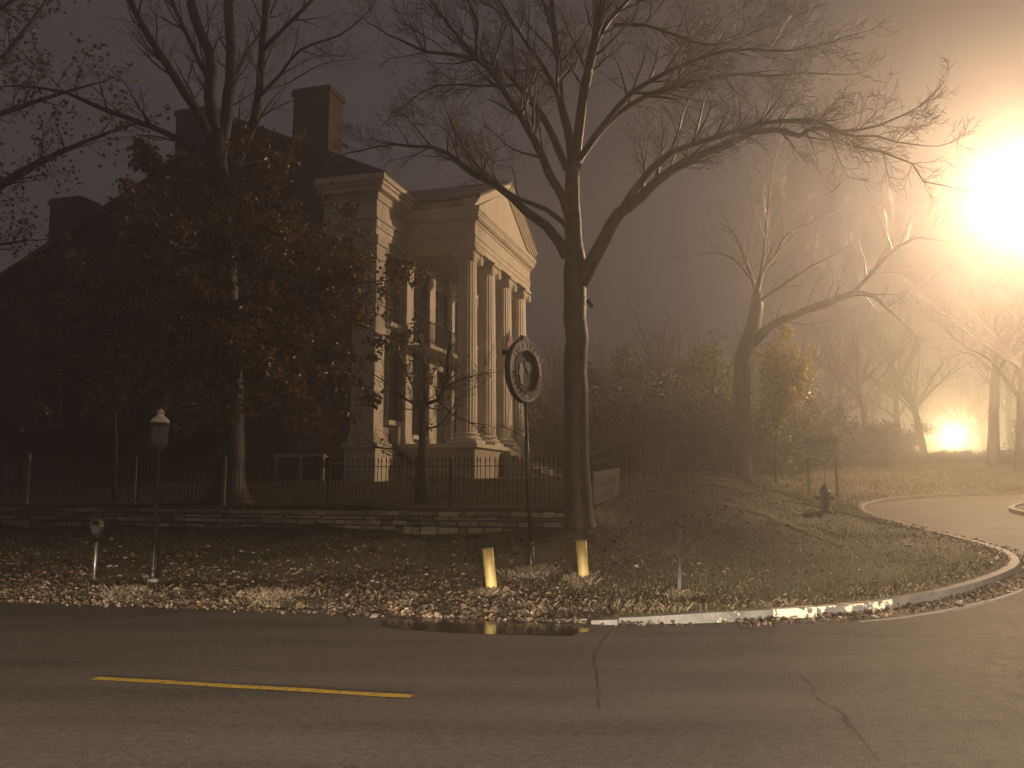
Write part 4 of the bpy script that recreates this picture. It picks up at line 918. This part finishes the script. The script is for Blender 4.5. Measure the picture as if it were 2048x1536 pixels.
# parking meter
b = hit(188, 1161); pm = empty('parking_meter', b); tag(pm, 'grey parking meter on a bright steel pipe beside the lamp post', 'parking meter')
sc = b.y / F_PX
mb = MB(); mb.tube([(0, 0, -.2), (0, 0, 82 * sc)], 3.1 * sc, 12); mb.lathe([(.05, 0), (.05, .02), (.03, .03)], 12, (0, 0, .0)); mb.build('pipe', M['steel'], pm, True)
mb = MB(); zz = 82 * sc; mb.tube([(0, 0, zz - .06), (0, 0, zz + .07)], .030, 12); mb.build('coupling', M['iron'], pm, True)
hm = MB(); zb_ = zz + .055; w_ = .082
prof = [(-.045, 0), (.045, 0), (.05, .03), (.072, .05), (.08, .10), (.105, .115), (.105, .135), (.088, .15), (.085, .19), (.07, .225), (.035, .245), (-.035, .245), (-.07, .225), (-.085, .19), (-.088, .15), (-.105, .135), (-.105, .115), (-.08, .10), (-.072, .05), (-.05, .03)]
hm.prism([(x, z + zb_) for x, z in prof], 'y', -.055, .055); M['meter'] = mat('meter_casting', (.30, .29, .27), .38, (.2, .19, .18), 10, .1, metal=.5); hm.build('head', M['meter'], pm, bevel=.012)
g = MB(); g.prism([(-.055, .155 + zb_), (.055, .155 + zb_), (.05, .205 + zb_), (.02, .228 + zb_), (-.02, .228 + zb_), (-.05, .205 + zb_)], 'y', -.060, -.0555); g.build('display_window', M['glass'], pm)
g = MB(); g.box(-.045, .045, -.062, -.0555, .045 + zb_, .095 + zb_); g.build('coin_plate', M['steel'], pm)
g = MB(); g.lathe([(.018, 0), (.018, .02)], 10); g.v = [(x, -.056 - z, y + zb_ + .122) for x, y, z in g.v]; g.build('knob', M['steel'], pm)
# bollards
for px, py, top_y, tx, lb in ((984, 1184, 1097, 975, 'yellow steel bollard nearer the kerb leaning beside the round sign post'), (1168, 1160, 1082, 1162, 'yellow steel bollard in a tuft of dry grass below the big tree')):
    b = hit(px, py); bo = empty('bollard', b); tag(bo, lb, 'bollard', 'yellow bollards')
    tp = at_y(tx, top_y, b.y) - Vector(b); r_ = .083
    mb = MB(); a = tp.normalized(); mb.tube([a * -.25, a * .0, tp * .5, tp], r_, 20, True); mb.build('pipe', M['yellow'], bo)
    mb = MB(); mb.tube([tp - a * .002, tp + a * .012], r_ * .86, 20); mb.build('concrete_fill', M['concrete'], bo)
    for md_ in bo.children: md_.data.polygons.foreach_set('use_smooth', [len(p_.vertices) == 4 for p_ in md_.data.polygons])
# round district sign
b = hit(1062, 1136); rs = empty('round_sign', b); tag(rs, 'round historic district sign with white lettered ring on a tall black pole', 'sign')
cen = at_y(1051, 743, b.y); R_ = 62 / F_PX * b.y * 1.0; ang = radians(56)
bot = cen - Vector((0, 0, R_ + .02)) - Vector(b)
mb = MB(); mb.tube([(0, 0, -.2), (0, 0, .35)], .055, 10); mb.tube([(0, 0, .35), (0, 0, .42)], [.055, .035], 10); mb.tube([(0, 0, .4), bot * .5 + Vector((.0, 0, 0)), bot], [.036, .033, .03], 10); mb.build('pole', M['iron'], rs, True)
face = Matrix.Translation(cen - Vector(b)) @ Matrix.Rotation(ang, 4, 'Z')     # local: x right in plane, -y out of the face, z up
def fpart(name, mb, m, par=rs, smooth=False):
    o = mb.build(name, m, par, smooth); o.matrix_local = face; return o
def ring(mb, r0, r1, y0, y1, n=64):
    vs = []
    for k in range(n):
        c, s = cos(2 * pi * k / n), sin(2 * pi * k / n)
        vs += [(r0 * c, y0, r0 * s), (r1 * c, y0, r1 * s), (r1 * c, y1, r1 * s), (r0 * c, y1, r0 * s)]
    mb.add(vs, [(4 * k + q, 4 * k + (q + 1) % 4, 4 * ((k + 1) % n) + (q + 1) % 4, 4 * ((k + 1) % n) + q) for k in range(n) for q in range(4)])
M['sign_white'] = mat('sign_white', (.66, .61, .53), .5, (.50, .46, .39), 7, .1); M['sign_dark'] = mat('sign_dark', (.016, .011, .009), .6, (.025, .018, .014), 5)
mb = MB(); ring(mb, R_ * .985, R_ * 1.04, -.04, .06); fpart('frame', mb, M['iron'])
mb = MB(); mb.tube([(0, .0, 0), (0, .05, 0)], R_ * .985, 64); mb.v = mb.v; fpart('backing', mb, M['sign_dark'])
mb = MB(); ring(mb, R_ * .70, R_ * .984, -.032, -.001); fpart('lettered_ring', mb, M['sign_white'])
mb = MB(); ring(mb, R_ * .675, R_ * .705, -.05, -.002); fpart('inner_frame', mb, M['iron'])
emb = MB()   # pale picture: upright strip and a flared patch
emb.prism([(-.30 * R_, -.42 * R_), (-.15 * R_, -.46 * R_), (-.17 * R_, -.1 * R_), (-.13 * R_, .05 * R_), (-.20 * R_, .24 * R_), (-.36 * R_, .24 * R_), (-.36 * R_, .05 * R_), (-.42 * R_, -.12 * R_), (-.34 * R_, -.16 * R_)], 'y', -.012, -.0015)
fpart('picture_figure', emb, M['sign_white'])
M['sign_grey'] = mat('sign_grey', (.20, .17, .14), .5, (.13, .11, .09), 6)
emb = MB(); emb.prism([(-.10 * R_, .20 * R_), (.0, .34 * R_), (.3 * R_, .32 * R_), (.46 * R_, .22 * R_), (.36 * R_, .18 * R_), (.46 * R_, -.02 * R_), (.30 * R_, .08 * R_), (.16 * R_, -.10 * R_), (.06 * R_, .06 * R_)], 'y', -.010, -.0015); fpart('picture_patch', emb, M['sign_grey'])
def text_mesh(txt, size):
    cu = bpy.data.curves.new('t', 'FONT'); cu.body = txt; cu.size = size; cu.align_x = 'CENTER'; cu.extrude = .002; cu.offset = .004
    ob = bpy.data.objects.new('t', cu); COL.objects.link(ob); dg = bpy.context.evaluated_depsgraph_get(); me = bpy.data.meshes.new_from_object(ob.evaluated_get(dg)); bpy.data.objects.remove(ob); bpy.data.curves.remove(cu); return me
def arc_text(txt, a0, a1, rad, size, top=False):
    for i, c in enumerate(txt):
        if c == ' ': continue
        a = a0 + (a1 - a0) * i / (len(txt) - 1)
        me = text_mesh(c, size); o = link_mesh('letter', me, M['sign_dark'], rs)
        rot = a + pi / 2 if not top else a - pi / 2
        o.matrix_local = face @ Matrix.Translation((rad * cos(a), -.0345, rad * sin(a))) @ Matrix.Rotation(-rot, 4, 'Y') @ Matrix.Rotation(pi / 2, 4, 'X')
arc_text('HISTORIC DISTRICT', radians(192), radians(352), R_ * .915, R_ * .27)
rnd = random.Random(9); mb = MB()
for k in range(9):
    a = radians(150 - k * 15); c, s = cos(a), sin(a)
    for off in (-.05, .05):
        if rnd.random() < .2: continue
        aa = a + off * .8; ra, rb_ = R_ * rnd.uniform(.74, .78), R_ * .93; w = R_ * .022; c, s = cos(aa), sin(aa)
        mb.prism([(ra * c - w * s, ra * s + w * c), (ra * c + w * s, ra * s - w * c), (rb_ * c + w * s, rb_ * s - w * c), (rb_ * c - w * s, rb_ * s + w * c)], 'y', -.036, -.0325)
fpart('worn_letters', mb, M['sign_dark'])['kind'] = 'stuff'
mb = MB(); mb.tube([(-.42 * R_, .03, .95 * R_), (-.12 * R_, .03, 1.17 * R_)], .014, 6); mb.tube([(.12 * R_, .03, 1.17 * R_), (.42 * R_, .03, .95 * R_)], .014, 6); mb.box(-.14 * R_, .14 * R_, -.01, .06, 1.04 * R_, 1.17 * R_); fpart('crest_bracket', mb, M['iron'])
mb = MB(); mb.box(-1.12 * R_, -1.0 * R_, 0, .08, .42 * R_, .58 * R_); fpart('side_clip', mb, M['iron'])
# wooden stake
b = hit(1358, 1190); sk = empty('wooden_stake', b); tag(sk, 'thin grey wooden stake standing in the grass by the painted kerb', 'stake')
tp = at_y(1362, 1052, b.y) - Vector(b); mb = MB(); mb.tube([(0, 0, -.1), tp * .5 + Vector((.004, 0, 0)), tp], [.026, .024, .020], 4); mb.build('stake', M['grey_post'], sk)
mb = MB(); mb.tube([tp - Vector((0, 0, .02)), tp + Vector((.0, 0, .012))], [.028, .02], 6); mb.build('stake_cap', M['iron'], sk)
# fire hydrant
b = hit(1652, 1024); hy = empty('fire_hydrant', b); tag(hy, 'small weathered fire hydrant on the grass beside the drive', 'hydrant')
mb = MB(); mb.lathe([(.15, -.05), (.15, .03), (.11, .04), (.105, .42), (.14, .43), (.14, .47), (.11, .475), (.10, .55), (.06, .62), (.03, .64), (.03, .69), (.01, .70)], 16); mb.build('barrel', M['rust'], hy, True)
for a in (-.6, 1.0, 2.6):
    mb = MB(); d_ = Vector((cos(a), sin(a), 0)); mb.tube([d_ * .08 + Vector((0, 0, .33)), d_ * .19 + Vector((0, 0, .33))], .055, 10); mb.tube([d_ * .19 + Vector((0, 0, .33)), d_ * .22 + Vector((0, 0, .33))], .065, 6); mb.build('nozzle_cap', M['rust'], hy)
mb = MB(); mb.tube([(0, 0, .69), (.01, 0, .98)], .008, 5); mb.build('marker_rod', M['iron'], hy)
# information board in the fog
yb = 30.0; c = at_y(1643, 895, yb); ib = empty('notice_board', (c.x, c.y, gz(c.x, c.y)), radians(-8)); tag(ib, 'notice board with dark header and pale lettered panel behind the hydrant', 'sign')
zt = at_y(1643, 873, yb).z - ib.location.z; zm = at_y(1643, 890, yb).z - ib.location.z; zl = at_y(1643, 916, yb).z - ib.location.z; hw_ = 33 / F_PX * yb
M['purple'] = mat('header_paint', (.10, .075, .13), .6, (.07, .055, .09), 4); M['panel'] = mat('panel_paint', (.34, .31, .34), .6, (.27, .24, .27), 4)
mb = MB(); mb.box(-hw_, hw_, -.03, .03, zm + .003, zt); mb.build('header', M['purple'], ib); mb = MB(); mb.box(-hw_ + .03, hw_ - .01, -.025, .025, zl, zm); mb.build('panel', M['panel'], ib)
mb = MB(); rnd = random.Random(4)
for k in range(3): strokes(mb, rnd, -hw_ + .1, hw_ - .1, zl + .06 + k * (zm - zl) / 3.2, zl + .06 + k * (zm - zl) / 3.2 + .07, -.0255, 16)
o = mb.build('lettering', M['purple'], ib); o['kind'] = 'stuff'
for sx in (-1, 1): mb = MB(); mb.box(sx * (hw_ - .1) - .04, sx * (hw_ - .1) + .04, .031, .11, -.2, zt - .03); mb.build('post', M['iron'], ib)

# ------------------------------------------------------------------ lit lamps
def point(name, loc, energy, col, rad, parent=None):
    l = bpy.data.lights.new(name, 'POINT'); l.energy = energy; l.color = col; l.shadow_soft_size = rad
    o = bpy.data.objects.new(name, l); COL.objects.link(o); o.location = loc
    if parent: o.parent = parent
    return o
lp = at_y(2052, 384, 33.0); bp_ = W(14.8, 36.6); bp_.z = gz(bp_.x, bp_.y)
sl = empty('street_lamp', bp_); tag(sl, 'tall lit street lamp on a long arm glowing in the fog over the drive', 'street lamp')
h_ = lp - bp_
mb = MB(); mb.lathe([(.2, -.3), (.2, .1), (.13, .14), (.12, .5), (.085, h_.z - .6), (.07, h_.z + .3)], 12); mb.build('pole', M['steel'], sl, True)
mb = MB(); mb.tube([(0, 0, h_.z - .2), Vector((h_.x * .35, h_.y * .35, h_.z + .35)), Vector((h_.x * .75, h_.y * .75, h_.z + .5)), Vector((h_.x, h_.y, h_.z + .42))], [.05, .045, .04, .035], 8); mb.build('arm', M['steel'], sl, True)
mb = MB(); mb.lathe([(.03, .50), (.09, .46), (.15, .38), (.17, .33), (.165, .31)], 16, (h_.x, h_.y, h_.z)); mb.build('lamp_hood', M['steel'], sl, True)
mb = MB(); mb.lathe([(.15, .30), (.17, .2), (.17, .05), (.14, -.07), (.08, -.14), (.01, -.16)], 20, (h_.x, h_.y, h_.z)); mb.build('lamp_globe', M['lens'], sl, True)
point('street_lamp_light', h_ , E_STREET, LAMP_COL, .24, sl)
# the next lamp of the street, on the pavement behind the camera
nl = copy_tree(sl); nl.rotation_euler = (0, 0, radians(-20)); nl['label'] = 'street lamp standing on the near pavement opposite the mansion'
hd = Matrix.Rotation(radians(-20), 3, 'Z') @ h_; nl.location = (-.5 - hd.x, -4.5 - hd.y, -.3)
for ch_ in nl.children:
    if ch_.type == 'LIGHT':      # full cut-off lantern: its light falls on the road only
        l = bpy.data.lights.new('road_lamp_light', 'SPOT'); l.energy = E_NEAR; l.color = (1.0, .76, .54); l.spot_size = radians(144); l.spot_blend = .5; l.shadow_soft_size = .2
        ch_.data = l; ch_.location = (h_.x, h_.y, h_.z - .2)
fp = at_y(1908, 872, 68.0); fb = Vector((fp.x, fp.y, gz(fp.x, fp.y))); f2 = empty('yard_lamp', fb); tag(f2, 'low lit lamp shining through the bare trees at the end of the drive', 'street lamp')
hz = fp.z - fb.z
mb = MB(); mb.lathe([(.12, -.3), (.12, .1), (.06, .2), (.05, hz - .35), (.12, hz - .32)], 10); mb.build('pole', M['iron'], f2, True)
mb = MB(); mb.lathe([(.10, -.32), (.26, -.2), (.30, 0), (.26, .2), (.1, .3), (.01, .31)], 18, (0, 0, hz)); mb.build('lamp_globe', M['lens'], f2, True)
mb = MB(); mb.lathe([(.14, .30), (.1, .38), (.02, .46)], 10, (0, 0, hz)); mb.build('finial', M['iron'], f2)
point('yard_lamp_light', (0, 0, hz), E_FAR, (1.0, .72, .36), .36, f2)
# a car waiting across the road behind the camera; its dipped headlights light the far verge
cr = empty('parked_car', (1.6, -8.5, 0), radians(3)); tag(cr, 'dark saloon car facing the road with dipped headlights on', 'car')
M['car'] = mat('dark_car_paint', (.02, .022, .03), .25)
bd = MB(); bd.prism([(2.1, .28), (2.2, .5), (2.15, .78), (1.2, .95), (-1.7, 1.0), (-2.15, .9), (-2.2, .4), (-2.1, .28)], 'x', -.85, .85); bd.build('body', M['car'], cr, bevel=.06)
cb = MB(); cb.add([(-.78, .95, .96), (.78, .95, .96), (.78, -1.75, 1.0), (-.78, -1.75, 1.0), (-.6, .25, 1.42), (.6, .25, 1.42), (.6, -1.1, 1.42), (-.6, -1.1, 1.42)], [(0, 1, 5, 4), (1, 2, 6, 5), (2, 3, 7, 6), (3, 0, 4, 7), (4, 5, 6, 7)]); cb.build('cabin', M['glass'], cr, bevel=.04)
for sx in (-.8, .8):
    for y in (1.35, -1.35):
        w_ = MB(); w_.tube([(sx - .1, y, .32), (sx + .1, y, .32)], .32, 20); wo = w_.build('wheel', M['rubber'], cr); r2 = MB(); r2.tube([(sx - .11, y, .32), (sx + .11, y, .32)], .2, 14); r2.build('rim', M['steel'], wo)
for sx in (-.62, .62):
    zl = .68; hl = MB(); hl.box(sx - .17, sx + .17, 2.44, 2.46, zl - .002, zl + .10); hl.box(sx - .17, sx + .17, 2.44, 2.46, zl - .10, zl - .020)
    hl.box(sx - .175, sx - .17, 2.2, 2.46, zl - .1, zl + .10); hl.box(sx + .17, sx + .175, 2.2, 2.46, zl - .1, zl + .10); hl.build('headlight', M['steel'], cr)
    l = bpy.data.lights.new('headlight_light', 'SPOT'); l.energy = E_HEAD; l.color = (1.0, .86, .70); l.spot_size = radians(84); l.spot_blend = .8; l.shadow_soft_size = .003
    o = bpy.data.objects.new('headlight_light', l); COL.objects.link(o); o.parent = cr; o.location = (sx, 2.27, zl); o.rotation_euler = (radians(90 - 2.0), 0, 0)
# ------------------------------------------------------------------ fog
hz_ = MB(); hz_.box(-75, 110, -30, 125, -1.3, 19.5)
hm_ = bpy.data.materials.new('fog'); hm_.use_nodes = True; nt = hm_.node_tree; nt.nodes.remove(nt.nodes['Principled BSDF'])
pv = nt.nodes.new('ShaderNodeVolumePrincipled'); pv.inputs['Color'].default_value = (.94, .91, .89, 1); pv.inputs['Density'].default_value = FOG; pv.inputs['Anisotropy'].default_value = .78
nt.links.new(pv.outputs[0], nt.nodes['Material Output'].inputs['Volume'])
o = hz_.build('haze', hm_); tag(o, kind='stuff')
